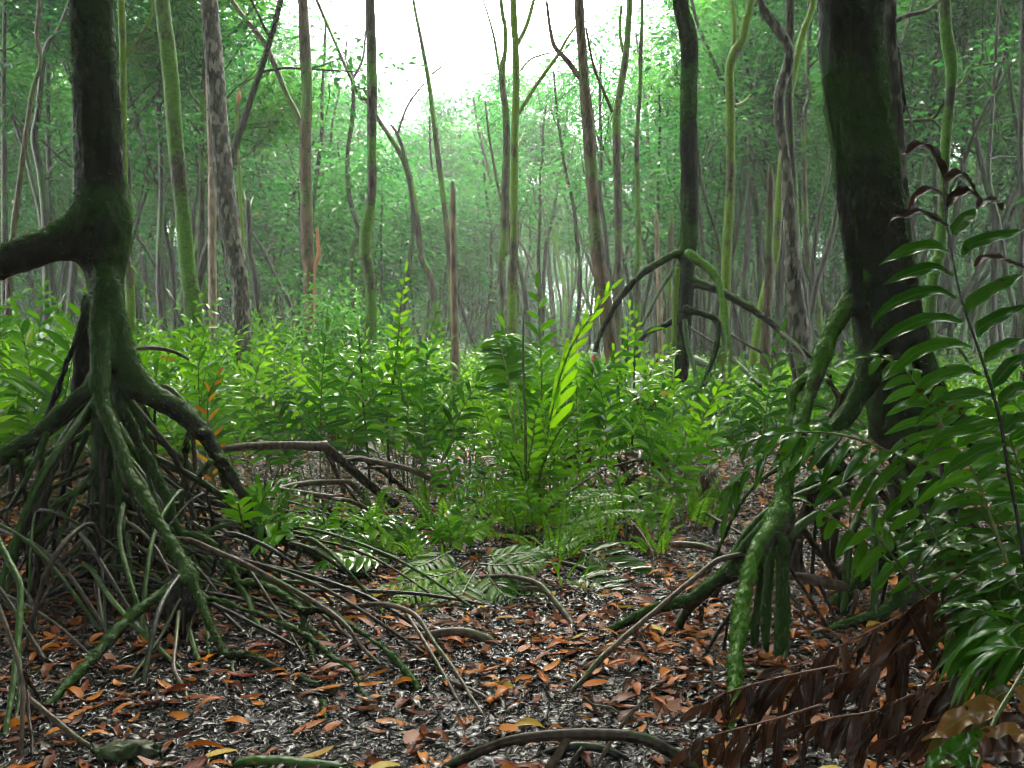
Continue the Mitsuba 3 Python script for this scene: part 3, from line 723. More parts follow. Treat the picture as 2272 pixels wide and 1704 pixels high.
def forest_tree(name, label, text, d, bsdf, crown=None, branches=(), sides=12, rough=0.07, category='tree', rise=2.6, scale=1.0, light=False, flare=1.25):
    """crown: which crown (None = a broken trunk without one)."""
    key = nextkey(name)
    P, R = line(text, d)
    low = P[-1]
    step = unit(P[-1] - P[-2])
    step = unit(np.array([step[0], 0, min(step[2], -0.3)]))
    gz = float(ground_z(low[0], low[1]))
    if low[2] > gz + 0.05:
        t = (low[2] - gz + 0.1) / -step[2]
        P = np.vstack([P, low + step * t * 0.6 + [0, 0, 0], low + step * t])
        R = np.r_[R, R[-1] * 1.06, R[-1] * flare]
    if crown is not None:
        tilt = unit(P[0] - P[1])
        top = P[0] + unit(tilt + [0, 0, 0.6]) * rise
        P, R = np.vstack([top, P]), np.r_[R[0] * 0.6, R]
    seed = int(rng.integers(999))
    part(key, 'trunk', tube(P, R, sides, rough, seed, step=max(0.09, float(np.mean(R)))), bsdf)
    for b in branches:
        part(key, 'branch', limb(b, d + 0.02, d + 0.3, 6, 0.08, seed=seed), bsdf if not isinstance(b, tuple) else b[1])
    if crown is not None:
        M = T().translate((top + [0, 0, 0.3]).tolist()).rotate([0, 0, 1], float(rng.uniform(0, 360))).scale(scale)
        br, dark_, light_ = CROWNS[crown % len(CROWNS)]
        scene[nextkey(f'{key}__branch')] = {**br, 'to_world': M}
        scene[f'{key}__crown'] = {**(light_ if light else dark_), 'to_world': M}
    lab(key, label, category)
    return key


FT = forest_tree
FT('forest_tree', 'slim reddish trunk with a kink, at the far left edge', 'A255,-30,24 235,230,24 262,400,26 212,580,28 170,850,31 130,1150,33 92,1450,40 D62,150,44 50,550,45', 16, 'bark_red', 0)
FT('forest_tree', 'grey-brown crooked trunk beside the slim reddish one at far left', 'A420,90,22 300,300,30 262,560,36 242,750,40 222,900,48 268,1150,50 298,1450,58 D300,100,36 296,450,32', 18, 'bark_far', 1, branches=['A290,1150,30 330,1090,18 350,1060,10'])
FT('forest_tree', 'dark straight trunk cut by the left edge of the view', 'A30,-20,26 22,500,30 25,1000,36 30,1659,42 D30,500,44', 20, 'bark_far', 2)
FT('forest_tree', 'thin dark leaning trunk behind the slim reddish one', 'A-40,560,26 60,720,28 150,950,30 210,1180,32 262,1400,34 D285,60,34 300,400,36', 21, 'bark_far', 3)
FT('forest_tree', 'yellow-green mossy pole close behind the thick left trunk', 'A782,-20,45 792,300,46 797,700,42 802,1100,42 816,1659,52 D832,100,58 842,300,60 852,560,62', 13, 'bark_bright_moss', 4, branches=['A808,370,28 920,220,26 975,100,22 1000,-20,18'])
FT('forest_tree', 'thick ringed mossy green trunk with brown patches, left of the grey-barked one', 'A1045,-20,95 1082,300,100 1110,600,100 1132,900,102 1160,1200,100 1192,1500,100 D1205,50,105 1240,300,112 1262,540,125', 13, 'bark_green_moss', 0, sides=16)
FT('forest_tree', 'grey flaking-barked trunk leaning slightly left, second mossless trunk from left', 'A1350,-20,112 1376,300,112 1400,600,115 1424,900,116 1452,1200,125 1490,1500,128 D1530,50,122 1560,300,112 1572,520,112', 13, 'bark_grey', 1, sides=16)
FT('forest_tree', 'slender pale bare trunk just left of the grey flaking one', 'A1360,900,44 1368,1100,50 1370,1400,54 1369,1659,55 D1370,50,55 1376,450,55', 17, 'bark_pale', 2, rise=5)
FT('forest_tree', 'forked brown and green trunk with one long arm rising left', 'A1955,-20,60 1970,300,75 1985,650,66 1972,850,76 1976,1200,76 1985,1659,85 D2000,100,80 2000,550,82', 17, 'bark_red', 3,
   branches=['A1950,830,42 1900,700,38 1850,610,36 1775,420,36 1700,260,35 1590,130,32 1480,-20,30'])
FT('broken_trunk', 'peeling orange splinter stump close right of the forked trunk', 'A2050,1470,14 2052,1580,24 D2058,20,26 2035,110,16 2030,330,14', 16.6, 'split_wood', None, sides=7, category='broken trunk', rough=0.2)
FT('broken_trunk', 'dark broken trunk with a two-pronged orange top, right of the grey-barked tree', 'A1600,1290,32 1602,1380,40 1608,1500,36 D1612,0,36 1640,120,44 1662,300,50', 18, 'bark_far', None, branches=['A1590,1330,20 1578,1270,16 1572,1240,10', 'A1610,1340,20 1626,1290,16 1632,1275,12'], category='broken trunk')
sapling = FT('forest_tree', 'thin mossy sapling with an orange wound where a bough has torn', 'A1540,600,20 1530,760,22 1528,900,22 1545,1100,24 1552,1300,24 1566,1500,24 D1575,60,26 1590,400,28', 19, 'bark_bright_moss', None,
   branches=['A1540,610,18 1575,540,18 1640,500,18 1700,495,15 1765,440,12'], sides=8)
P, R = line('A1541,590,22 1543,630,30 1535,665,20', 18.95)
part(sapling, 'wound', tube(P, R, 8, 0.1), 'split_wood')
FT('forest_tree', 'straight trunk, bare brown above and brightly mossed at its swollen foot', 'B178,-20,60 185,300,62 191,600,65 188,900,62 190,1200,58 172,1380,66 150,1480,78 146,1659,76 E160,50,76 180,250,70 182,500,78', 15, 'bark_mid_moss', 4, sides=14)
FT('forest_tree', 'thin straight trunk leaning left against the white sky gap', 'B455,-20,15 512,280,22 560,550,28 592,800,31 622,1050,35 660,1350,36 690,1659,36 E700,300,38', 20, 'bark_brown', 0, rise=1.5, scale=0.5,
   branches=['B575,480,14 640,430,10 720,365,6'])
FT('dead_tree', 'pale pinkish dead trunk snapped off below the sky gap', 'B710,1175,20 712,1230,30 713,1350,40 716,1659,40 E716,100,45 722,400,50 731,800,52', 12.5, 'bark_pale', None, category='dead trunk')
FT('forest_tree', 'dark bowed thin trunk forking into two bare arms', 'B310,805,14 352,860,22 400,1000,26 436,1200,28 456,1450,30 E432,50,30 408,250,26 390,420,26', 20, 'bark_far', None, branches=['B358,862,16 392,750,15 440,650,13 530,535,9'], sides=8)
FT('forest_tree', 'leaning pale green trunk crossing behind the dark bowed one', 'B60,520,22 150,640,25 250,800,27 350,950,35 420,1100,40 470,1350,42 512,1659,44 E562,150,46 602,350,46 622,540,48', 20.5, 'bark_mid_moss', 1, rise=4)
FT('forest_tree', 'grey-brown winding trunk forked at the top, left of the moss-footed one', 'B42,430,30 70,560,28 62,780,28 32,1000,26 42,1250,30 80,1400,30 112,1520,32 E60,10,32 75,400,34', 22, 'bark_far', None, branches=['B45,440,16 20,370,12 30,240,8', 'B66,510,20 130,380,16 150,200,10'], sides=8)
FT('forest_tree', 'tall mossy yellow-green trunk standing in the middle of the view', 'B1102,-20,40 1116,280,42 1120,600,45 1110,950,48 1108,1300,50 1106,1659,52 E1100,100,60 1096,500,70 1090,800,72', 15, 'bark_bright_moss', 2, rise=4,
   branches=['B1128,290,28 1190,160,24 1240,-20,18', 'B1140,730,26 1230,580,25 1330,440,24 1400,340,20 1450,250,15 1520,150,9', 'B1145,460,12 1220,380,11 1340,340,9', 'B1130,950,16 1160,880,12 1180,865,8'])
FT('forest_tree', 'pale forked trunk close left of the tall yellow-green middle one', 'B1020,-20,22 1048,150,25 1050,330,26 1030,440,40 1032,550,40 1050,680,45 1060,900,46 1052,1200,54 1042,1659,58 E1020,0,32 1030,300,33 1030,520,34', 17, 'bark_brown', 3, rise=3.5, scale=0.6,
   branches=['B1012,450,18 980,250,14 940,100,10 905,-10,7'])
FT('forest_tree', 'tall reddish-brown trunk with a dark upper half, right of the sky gap', 'B1525,-20,60 1546,300,62 1560,520,70 1580,750,80 1600,1000,76 1620,1300,80 1646,1659,82 E1660,100,86 1690,300,92 1722,520,98', 14, 'bark_red', 4, sides=14, rise=3.5,
   branches=['B1530,500,40 1450,390,35 1370,300,28 1340,180,20 1318,10,14', 'B1572,180,12 1620,420,18 1690,600,20 1742,720,22'])
FT('forest_tree', 'pale mossy forked trunk just right of the reddish-brown one', 'B1855,-20,35 1850,100,38 1830,350,42 1790,600,46 1770,750,50 1770,1000,50 1780,1300,50 1782,1659,52 E1780,200,55 1776,480,56', 16, 'bark_brown', 0, branches=['B1812,330,22 1790,200,20 1800,40,16'], light=True)
FT('forest_tree', 'thin greenish trunk halfway between the forked one and the stilt-rooted mangrove', 'B1935,60,18 1925,350,28 1920,600,26 1900,900,30 1905,1200,32 1910,1659,42 E1900,100,46 1900,460,50', 18, 'bark_mid_moss', 1, branches=['B1912,1230,14 1960,1190,10 2050,1165,7'])
FT('dead_tree', 'thin pinkish dead trunk left of the stilt-rooted mangrove', 'B2022,1370,16 2028,1450,28 2032,1659,32 E2040,50,36 2050,450,40', 17, 'bark_pale', None, category='dead trunk', sides=8)
FT('dead_tree', 'purplish dead trunk hidden partly by the stilt-rooted mangrove', 'B2130,1370,22 2122,1500,38 2115,1659,44 E2110,100,46 2110,500,46', 17.5, 'bark_brown', None, category='dead trunk', sides=8)
FT('forest_tree', 'brightly mossed pole right of the stilt-rooted mangrove, forked above', 'C455,-20,48 420,120,55 400,250,60 350,330,66 312,450,62 315,650,56 316,900,60 316,1200,60 300,1500,66 F290,80,70 280,350,66 265,620,62', 14, 'bark_bright_moss', 2,
   branches=['C335,340,40 342,150,35 322,-20,30', 'C345,685,22 400,660,14 445,610,9'], light=True)
FT('forest_tree', 'sinuous pale-barked trunk bending left at the top, right of centre', 'C505,-20,45 545,80,62 610,170,66 670,260,66 700,350,62 680,450,70 640,580,72 626,720,66 640,850,66 666,980,58 680,1150,72 700,1400,90 716,1659,96 F716,50,110 730,300,122 760,500,128 772,700,125', 11, 'bark_grey', 3, sides=14)
FT('forest_tree', 'dark mossy straight trunk half hidden behind the sinuous pale one', 'C702,-20,55 700,300,56 692,600,52 702,900,52 720,1200,60 740,1659,66 F770,200,70 800,520,80', 12.5, 'bark_mid_moss', 4)
FT('forest_tree', 'leaning yellow-mossed trunk crossing behind the sinuous pale one', 'C862,-30,38 790,200,45 742,400,42 690,700,42 652,1000,46 622,1400,60 600,1659,62 F520,350,60 480,600,60', 15, 'bark_bright_moss', 0)
FT('dead_tree', 'dark purplish-brown dead trunk beside the leaning yellow-mossed one', 'C576,1065,22 576,1150,38 574,1300,50 565,1659,52 F570,100,62 552,400,62 542,640,64', 14, 'bark_red', None, category='dead trunk')
FT('forest_tree', 'thin wavy brown trunk left of the broad dark leaning trunk', 'C812,300,12 805,480,18 830,590,22 792,760,30 792,1100,36 812,1659,46 F860,200,44 890,420,44', 19, 'bark_brown', 1, rise=4)
FT('forest_tree', 'dark trunk leaning right at the left edge of the broad dark trunk', 'C1060,1150,30 1010,1300,36 980,1480,40 930,1659,42 F880,180,44 830,420,46 815,520,48', 17, 'bark_far', 2, rise=4.5)
FT('dead_tree', 'grey ridged dead trunk with bare twisted boughs, right behind the broad dark trunk', 'C1332,-60,104 1342,300,100 1370,600,92 1402,1000,84 1450,1500,72 F1480,200,80 1540,620,100 1600,900,110', 6.2, 'bark_grey', None, category='dead tree', sides=16,
   branches=['C1370,140,36 1440,105,32 1500,90,30 1600,60,26 1680,-10,26', 'C1400,320,14 1430,250,18 1470,110,16 1490,10,12', 'C1395,300,18 1412,420,22 1425,560,24 1440,690,26 1402,770,22 1382,850,14', 'C1440,690,12 1500,695,9 1572,698,6', 'C1456,700,14 1485,780,12 1518,875,6', 'C1385,345,16 1470,352,14 1512,375,8'])
FT('forest_tree', 'upright bright-mossed trunk with thin side boughs, near the right edge', 'C1700,-20,72 1708,200,76 1730,330,84 1742,420,72 1742,550,62 1722,750,70 1702,1000,66 1692,1300,66 1666,1659,72 F1650,50,76 1612,250,78 1602,450,74 1598,680,74', 11, 'bark_green_moss', 3, rise=0.8,
   branches=['C1758,600,26 1830,510,20 1860,440,14 1990,410,10 2140,400,7', 'C1695,660,24 1620,765,26 1500,780,25 1410,782,20', 'C1620,770,14 1680,830,16 1720,900,10', 'C1850,440,10 1930,480,9 2030,600,7', 'F1640,540,40 1760,580,30 1850,700,24'], light=False)
FT('forest_tree', 'dark thin trunk right of the bright-mossed one at the right edge', 'C2000,820,24 1985,1000,30 1990,1200,32 2050,1450,30 2085,1659,30 F2110,200,32 2160,420,34', 17, 'bark_far', 4, rise=5, branches=['C1990,1030,16 2060,1010,12 2150,1015,8'])
FT('forest_tree', 'dark upright trunk at the extreme right edge', 'C2195,700,36 2190,1000,38 2200,1400,40 F2190,40,40 2200,400,42', 16, 'bark_far', 0, rise=5)

# ------------------------------------------------------------------ the far forest
def variant(name, seed, bsdf, leaf_bsdf, **kw):
    r_ = np.random.default_rng(seed)
    trunk, cloud, uv = grow_tree(r_, **kw)
    scene[name] = {'type': 'shapegroup', 'trunk': shape(trunk, bsdf), 'crown': shape(cloud, leaf_bsdf, smooth=False, uv=uv)}


TALL, LOW = [], []
for s in range(6):
    variant(f'tall_tree_kind_{s}', 300 + s, ('bark_far', 'bark_mid_moss', 'bark_far')[s % 3], ('canopy_leaf', 'canopy_leaf_light')[s % 2], H=9.5 + 0.5 * s, r0=0.10, fork=0.50, n_br=9, L=2.1, per=22, leaf_size=0.185, spread=0.27)
    TALL.append(f'tall_tree_kind_{s}')
for s in range(4):
    variant(f'low_tree_kind_{s}', 340 + s, 'bark_far', ('thicket_leaf', 'canopy_leaf')[s % 2], H=4.2 + 0.6 * s, r0=0.038, fork=0.30, n_br=4, L=1.2, per=11, leaf_size=0.17, stems=3 + s % 2, depth=2)
    LOW.append(f'low_tree_kind_{s}')
SHRUB = []
for s in range(3):
    variant(f'shrub_kind_{s}', 370 + s, 'bark_far', ('thicket_leaf', 'canopy_leaf', 'canopy_leaf_light')[s], H=1.9 + 0.4 * s, r0=0.03, fork=0.08, n_br=5, L=1.0, per=9, leaf_size=0.16, stems=4, depth=1)
    SHRUB.append(f'shrub_kind_{s}')


POLE = []
for s in range(5):
    variant(f'pole_tree_kind_{s}', 390 + s, 'bark_far', ('canopy_leaf', 'thicket_leaf')[s % 2], H=6.5 + 0.8 * s, r0=0.055 + 0.008 * s, fork=0.5, n_br=5, L=1.5, per=9, leaf_size=0.17, lean=0.10, spread=0.27, depth=1, stems=1 + (s == 3))
    POLE.append(f'pole_tree_kind_{s}')


def region(px):
    for lim, nm in ((80, 'at the left edge'), (300, 'behind the thick left trunk'), (420, 'behind the ringed mossy trunk'), (560, 'behind the grey flaking trunk'), (720, 'behind the forked trunk'), (850, 'behind the moss-footed trunk'),
                    (1000, 'left below the sky gap'), (1100, 'below the sky gap'), (1250, 'behind the tall middle trunk'), (1400, 'behind the reddish-brown trunk'), (1540, 'left of the stilt-rooted mangrove'),
                    (1680, 'right of the stilt-rooted mangrove'), (1830, 'behind the sinuous pale trunk'), (2050, 'behind the broad right trunk'), (9999, 'at the right edge')):
        if px < lim:
            return nm


def gap_line(px):
    """Image height of the tree line against the sky: the clearing keeps tall trees away from the middle."""
    return np.interp(px, [650, 700, 770, 860, 960, 1040, 1110, 1240, 1370, 1450], [-400, 60, 130, 150, 185, 185, 140, 100, 10, -400])


frng = np.random.default_rng(77)
placed = []
count = {'t': 0, 'l': 0}
tries = 0
while tries < 9000 and (count['t'] < 205 or count['l'] < 50):
    tries += 1
    y = 19 + 48 * frng.uniform() ** 1.15
    px = frng.uniform(-160, 2430)
    x = (px - 1136) / F * y
    tall = frng.uniform() < 0.5
    kind = int(frng.integers(6 if tall else 4))
    sc = frng.uniform(0.85, 1.15)
    H = ((9.5 + 0.5 * kind) if tall else (4.2 + 0.6 * kind)) * sc
    top = 740 - (H * 1.05 + 0.6 - 1.3) * F / y
    need = gap_line(np.array([px - 40, px, px + 40, px - 1.3 * F / y, px + 1.3 * F / y])).max()
    if tall and top < need - 25:
        continue
    if not tall and y < 22 + 4 * frng.uniform():
        continue
    if count['t' if tall else 'l'] >= (205 if tall else 50):
        continue
    if any((x - a) ** 2 + (y - b) ** 2 < (1.5 if tall == c else 0.9) ** 2 for a, b, c in placed):
        continue
    placed.append((x, y, tall))
    count['t' if tall else 'l'] += 1
    key = nextkey('far_tree' if tall else 'thicket_tree')
    group = (TALL if tall else LOW)[kind]
    scene[key] = {'type': 'instance', 'shapegroup': {'type': 'ref', 'id': group},
                  'to_world': T().translate([x, y, -0.05]).rotate([0, 0, 1], float(frng.uniform(0, 360))).rotate([1, 0, 0], float(frng.normal(0, 2.5))).scale(float(sc))}
    where = region(px)
    tone = 'light green' if tall and kind % 2 else 'dark green'
    depth = 'nearer' if y < 34 else 'hazy'
    lab(key, f'{depth} slender tree with {tone} crown {where}' if tall else f'{depth} low many-stemmed {tone} tree {where}', 'tree', f'{depth} {tone} {"slender" if tall else "low"} trees {where}')
poles = 0
while poles < 150:
    y, px = 18 + 34 * frng.uniform() ** 1.2, frng.uniform(-100, 2370)
    x = (px - 1136) / F * y
    kind = int(frng.integers(5))
    sc = float(frng.uniform(0.85, 1.15))
    if 740 - ((6.5 + 0.8 * kind) * 1.08 * sc - 1.3) * F / y < gap_line(px) - 15 or any((x - a) ** 2 + (y - b) ** 2 < 0.35 for a, b, c in placed):
        continue
    placed.append((x, y, False))
    poles += 1
    key = nextkey('slim_tree')
    scene[key] = {'type': 'instance', 'shapegroup': {'type': 'ref', 'id': POLE[kind]}, 'to_world': T().translate([x, y, -0.05]).rotate([0, 0, 1], float(frng.uniform(0, 360))).rotate([1, 0, 0], float(frng.normal(0, 4))).scale(sc)}
    depth = 'nearer' if y < 26 else 'farther' if y < 36 else 'hazy'
    lab(key, f'{depth} thin dark-stemmed tree with few leaves {region(px)}', 'tree', f'{depth} thin dark-stemmed trees {region(px)}')
k = 0
for y0, y1, n, wide, p_tall in ((64, 100, 190, 1.3, 0.6), (46, 70, 70, 1.3, 0.0), (40, 62, 60, 1.15, -1), (60, 100, 340, 1.2, -1), (14, 48, 55, 0, 0.65), (-24, 12, 300, None, 0.68)):
    for _ in range(n):
        for _t in range(40):
            y = frng.uniform(y0, y1)
            if wide:
                x = frng.uniform(-1, 1) * y * 0.5096 * wide
                ok = True
            elif wide == 0:
                x = float(frng.choice((-1, 1))) * (0.56 * y + frng.uniform(0.8, 14))
                ok = True
            else:
                x = frng.uniform(-17, 17)
                ok = abs(x) > 0.56 * max(y, 0) + 2.2 and not (y > -2.5 and abs(x) < 2.2)
            if ok:
                break
        if not ok:
            continue
        k += 1
        tall = frng.uniform() < p_tall
        g = SHRUB[int(frng.integers(3))] if p_tall < 0 else (TALL if tall else LOW)[int(frng.integers(6 if tall else 4))]
        sc = frng.uniform(0.9, 1.2) if wide else frng.uniform(0.95, 1.45)
        scene[f'distant_forest__{k:03d}'] = {'type': 'instance', 'shapegroup': {'type': 'ref', 'id': g},
                                             'to_world': T().translate([x, y, -0.05]).rotate([0, 0, 1], float(frng.uniform(0, 360))).scale(float(sc))}
for x, y, sc in ((4.3, 2.3, 1.0), (4.9, 3.4, 1.1), (4.0, 1.0, 1.0), (5.7, 4.6, 1.1), (3.6, -0.6, 1.0), (6.4, 6.2, 1.2), (-4.0, 0.8, 1.0), (-4.8, 2.4, 1.0), (-5.8, 4.2, 1.1), (-3.6, -1.0, 1.0), (7.2, 8.2, 1.2)):
    k += 1
    scene[f'distant_forest__{k:03d}'] = {'type': 'instance', 'shapegroup': {'type': 'ref', 'id': SHRUB[k % 3]}, 'to_world': T().translate([x, y, -0.05]).rotate([0, 0, 1], float(frng.uniform(0, 360))).scale(float(sc))}
lab('distant_forest', 'mass of hazy forest closing the view behind the trunks', 'forest', kind='stuff')

# ------------------------------------------------------------------ ferns
def leaflet(p, d, nrm, L, W, rng, droop=0.25, segs=4, curl=0.0, wave=0.0, fold=0.25, blunt=0.25):
    """One oblong folded leaflet from p along d; nrm is its upper side."""
    d, nrm = unit(d), unit(nrm)
    s = unit(np.cross(d, nrm))
    n2 = np.cross(s, d)
    t = np.linspace(0, 1, segs + 1)
    prof = np.minimum(1, 0.25 + t / 0.16) * np.clip((1 - t) / blunt, 0, 1) ** 0.6
    prof[-1] = 0.06
    mid = p + d * (t * L)[:, None] + np.array([0, 0, -1.0]) * (droop * L * t ** 2)[:, None] + n2 * (curl * L * np.sin(t * math.pi))[:, None]
    w = W * prof
    ph = rng.uniform(0, 6)
    lift = fold * w + wave * W * np.sin(t * 9 + ph)
    lift2 = fold * w + wave * W * np.sin(t * 8 + ph + 2)
    a = mid + s * w[:, None] + n2 * lift[:, None]
    b = mid - s * w[:, None] + n2 * lift2[:, None]
    v = np.stack([a, mid, b], 1).reshape(-1, 3)
    k = np.arange(segs)[:, None] * 3
    f = np.concatenate([k + [0, 3, 4], k + [0, 4, 1], k + [1, 4, 5], k + [1, 5, 2]])
    return v, f


def frond_leaves(P, nrm, L, W, n, rng, t0=0.22, angle=60, droop=0.25, segs=3, taper=0.45, hang=0.0, jitter=0.15, wave=0.0, miss=0.0, curl=0.0, tipleaf=True, fold=0.25, blunt=0.25):
    """Leaflets in two rows along the rachis P. nrm: the frond's upper side (one vector or one per point)."""
    out = []
    tang = unit(np.gradient(P, axis=0))
    nrm = np.broadcast_to(np.asarray(nrm, float), P.shape)
    s = np.r_[0, np.cumsum(np.linalg.norm(np.diff(P, axis=0), axis=1))]
    s = s / s[-1]
    for k in range(n):
        for side in (-1, 1):
            t = t0 + (0.985 - t0) * (k + 0.5 * (side > 0) + rng.uniform(-0.15, 0.15)) / n
            if rng.uniform() < miss or t > 1:
                continue
            p = np.array([np.interp(t, s, P[:, i]) for i in range(3)])
            i0 = min(int(np.searchsorted(s, t)), len(P) - 1)
            tg, N = tang[i0], unit(nrm[i0] - tang[i0] * (nrm[i0] @ tang[i0]))
            B = np.cross(tg, N)
            u = (t - t0) / (1 - t0)
            an = math.radians(angle - 22 * u + rng.normal(0, 5))
            d = tg * math.cos(an) + side * B * math.sin(an) + N * 0.08 + rng.normal(0, jitter, 3) * 0.5
            d = unit(d) * (1 - hang) + np.array([0, 0, -1.0]) * hang
            l = L * (0.75 + 0.5 * math.sin(math.pi * min(1, u * 1.1 + 0.15))) * (1 - taper * u ** 2) * rng.uniform(0.88, 1.1) / 1.15
            nn = unit(N + rng.normal(0, jitter, 3)) if hang < 0.5 else unit(rng.normal(0, 1, 3) * [1, 1, 0.2])
            out.append(leaflet(p, d, nn, l, W * (0.7 + 0.3 * l / L) * rng.uniform(0.85, 1.1), rng, droop, segs, curl * rng.normal(), wave, fold, blunt))
    if tipleaf:
        out.append(leaflet(P[-1], tang[-1], unit(nrm[-1]), L * 0.55, W * 0.7, rng, droop, segs, 0, wave, fold, blunt))
    return out


def leaf_uv(meshes, rng):
    return np.vstack([np.column_stack([np.full(len(v), rng.uniform()), np.tile([1.0, 0.0, 1.0], len(v) // 3)]) for v, _ in meshes])


def fern_kind(name, seed, n_fronds, L, W, H, pairs, spread, leaf_bsdf, stem='fern_stem', dead=0, segs=3):
    """A clump of erect, arching fronds as a shapegroup; each frond is a part."""
    r_ = np.random.default_rng(seed)
    g = {'type': 'shapegroup'}
    for k in range(n_fronds + dead):
        a = 2 * math.pi * (k + r_.uniform(-0.3, 0.3)) / n_fronds
        h = H * r_.uniform(0.72, 1.08)
        out = np.array([math.cos(a), math.sin(a), 0])
        th, bend = r_.uniform(0.06, 0.34) * spread, r_.uniform(0.25, 1.0) * spread
        if k >= n_fronds:
            th, bend, h = 0.7, 1.5, H * 0.8
        t = np.linspace(0, 1, 12)
        ang = th + bend * t ** 2.0
        P = np.cumsum(np.c_[np.sin(ang)[:, None] * out, np.cos(ang)][:, [0, 1, 3]] * h / 11, 0) + np.array([0.05 * math.cos(a), 0.05 * math.sin(a), -0.1])
        nrm = np.stack([-np.cos(ang) * out[0], -np.cos(ang) * out[1], np.sin(ang)], 1)
        tw = r_.uniform(-0.9, 0.9)
        side = np.array([-out[1], out[0], 0])
        nrm = nrm * math.cos(tw) + side * math.sin(tw)
        is_dead = k >= n_fronds
        ms = frond_leaves(P, nrm, L * r_.uniform(0.85, 1.15), W, pairs, r_, t0=r_.uniform(0.22, 0.36), droop=r_.uniform(0.15, 0.4), segs=segs, hang=0.4 if is_dead else 0, wave=0.25 if is_dead else 0.05, jitter=0.5 if is_dead else 0.22, miss=0.25 if is_dead else 0.04)
        b = 'fern_leaf_dead' if is_dead else leaf_bsdf
        tag = 'frond' if k == 0 else f'frond_{k:03d}'
        g[tag] = shape(join(ms), b, smooth=False, uv=leaf_uv(ms, r_))
        g[f'{tag}__stem'] = shape(tube(P, np.linspace(0.007, 0.0022, 12), 4, 0, step=0.15), stem)
    scene[name] = g


for s in range(5):
    fern_kind(f'tall_fern_kind_{s}', 500 + s, 6, 0.285, 0.0250, 1.54, 9, 1.15, ('fern_leaf', 'fern_leaf', 'fern_leaf_mid', 'fern_leaf', 'fern_leaf_dark')[s], dead=s % 2)
for s in range(3):
    fern_kind(f'young_fern_kind_{s}', 520 + s, 5, 0.26, 0.0240, 1.30, 9, 0.95, 'fern_leaf_young')
for s in range(3):
    fern_kind(f'low_fern_kind_{s}', 540 + s, 6, 0.22, 0.0205, 0.95, 9, 1.35, 'fern_leaf', dead=int(s == 1))
for s in range(2):
    fern_kind(f'small_fern_kind_{s}', 560 + s, 8, 0.055, 0.009, 0.50, 20, 1.5, 'fern_leaf_young', segs=2)


def put_fern(key, kind, x, y, sc, rng):
    scene[key] = {'type': 'instance', 'shapegroup': {'type': 'ref', 'id': kind},
                  'to_world': T().translate([x, y, float(ground_z(x, y))]).rotate([0, 0, 1], float(rng.uniform(0, 360))).rotate([1, 0, 0], float(rng.normal(0, 8))).scale(float(sc))}


prng = np.random.default_rng(909)
taken = []
n_fern = n_far = 0


def fern_height(px, y):
    """Mean height of the fern cover: shoulder high at left, knee high in the clearing at right."""
    base = np.interp(px, [-200, 0, 300, 620, 860, 980, 1150, 1450, 1700, 2000, 2400], [1.30, 1.38, 1.28, 1.30, 1.2, 1.0, 0.88, 0.80, 0.75, 0.85, 1.0])
    return base * np.interp(y, [7, 12, 18, 30], [1.0, 1.0, 0.92, 0.8])


def fern_edge(px):
    """Distance at which the fern cover begins."""
    return np.interp(px, [-200, 100, 300, 500, 640, 760, 900, 1000, 1150, 1300, 1500, 1650, 1800, 2400], [7.2, 7.4, 7.6, 7.3, 7.6, 7.7, 7.8, 8.0, 8.2, 8.6, 9.0, 10.2, 9.0, 7.0])


for _ in range(34000):
    y = 7.0 + 24 * prng.uniform() ** 1.5
    px = prng.uniform(-620, 2900)
    x = (px - 1136) / F * y
    if y < fern_edge(px) + prng.uniform(0, 0.5):
        continue
    gap = 0.42 + 0.012 * y + (0.14 if px > 950 else 0)
    if any((x - a) ** 2 + (y - b) ** 2 < gap * gap for a, b in taken):
        continue
    if meshkit.noise(np.array([x * 0.5, y * 0.5, 2.0]), 4) < (0.08 if px < 1050 else 0.24):
        continue
    taken.append((x, y))
    h = float(fern_height(px, y)) * prng.uniform(0.82, 1.14) * (0.72 + 0.62 * float(meshkit.noise(np.array([x * 0.9, y * 0.9, 7.0]), 12)))
    u = prng.uniform()
    if h > 1.0:
        kind, H = (f'tall_fern_kind_{int(prng.integers(5))}', 1.32) if u < 0.78 else (f'young_fern_kind_{int(prng.integers(3))}', 1.15)
    else:
        kind, H = (f'low_fern_kind_{int(prng.integers(3))}', 0.78) if u < 0.6 else (f'young_fern_kind_{int(prng.integers(3))}', 1.15)
    sc = float(np.clip(h / H, 0.55, 1.25))
    if n_fern < 285 and y < 17.5 and -150 < px < 2420:
        key = nextkey('swamp_fern')
        n_fern += 1
        put_fern(key, kind, x, y, sc, prng)
        hgt = 'tall' if h > 1.0 else 'low'
        tone = 'bright young' if kind.startswith('young') else 'dark glossy'
        side = next(nm for lim, nm in ((150, 'at the left edge'), (330, 'behind the thick left trunk'), (470, 'behind the big curved root'), (600, 'below the grey flaking trunk'), (720, 'below the forked trunk'), (860, 'below the moss-footed trunk'),
                                       (1010, 'beside the pale dead trunk'), (1150, 'below the tall middle trunk'), (1290, 'behind the glowing frond'), (1420, 'below the reddish-brown trunk'), (1540, 'left under the stilt roots'),
                                       (1700, 'right under the stilt roots'), (1900, 'behind the mossy prop root'), (9999, 'at the right edge')) if px < lim)
        far = 'front' if y < 9.8 else 'middle' if y < 13 else 'rear'
        lab(key, f'{hgt} {tone} green fern in the {far} rows {side}', 'fern', f'{hgt} {tone} ferns, {far} rows, {side}')
    else:
        n_far += 1
        put_fern(f'fern_undergrowth__{n_far:03d}', kind, x, y, sc, prng)
lab('fern_undergrowth', 'far green mass of ferns covering the forest floor', 'undergrowth', kind='stuff')

# ------------------------------------------------------------------ the ferns that stand out, frond by frond
hrng = np.random.default_rng(4242)


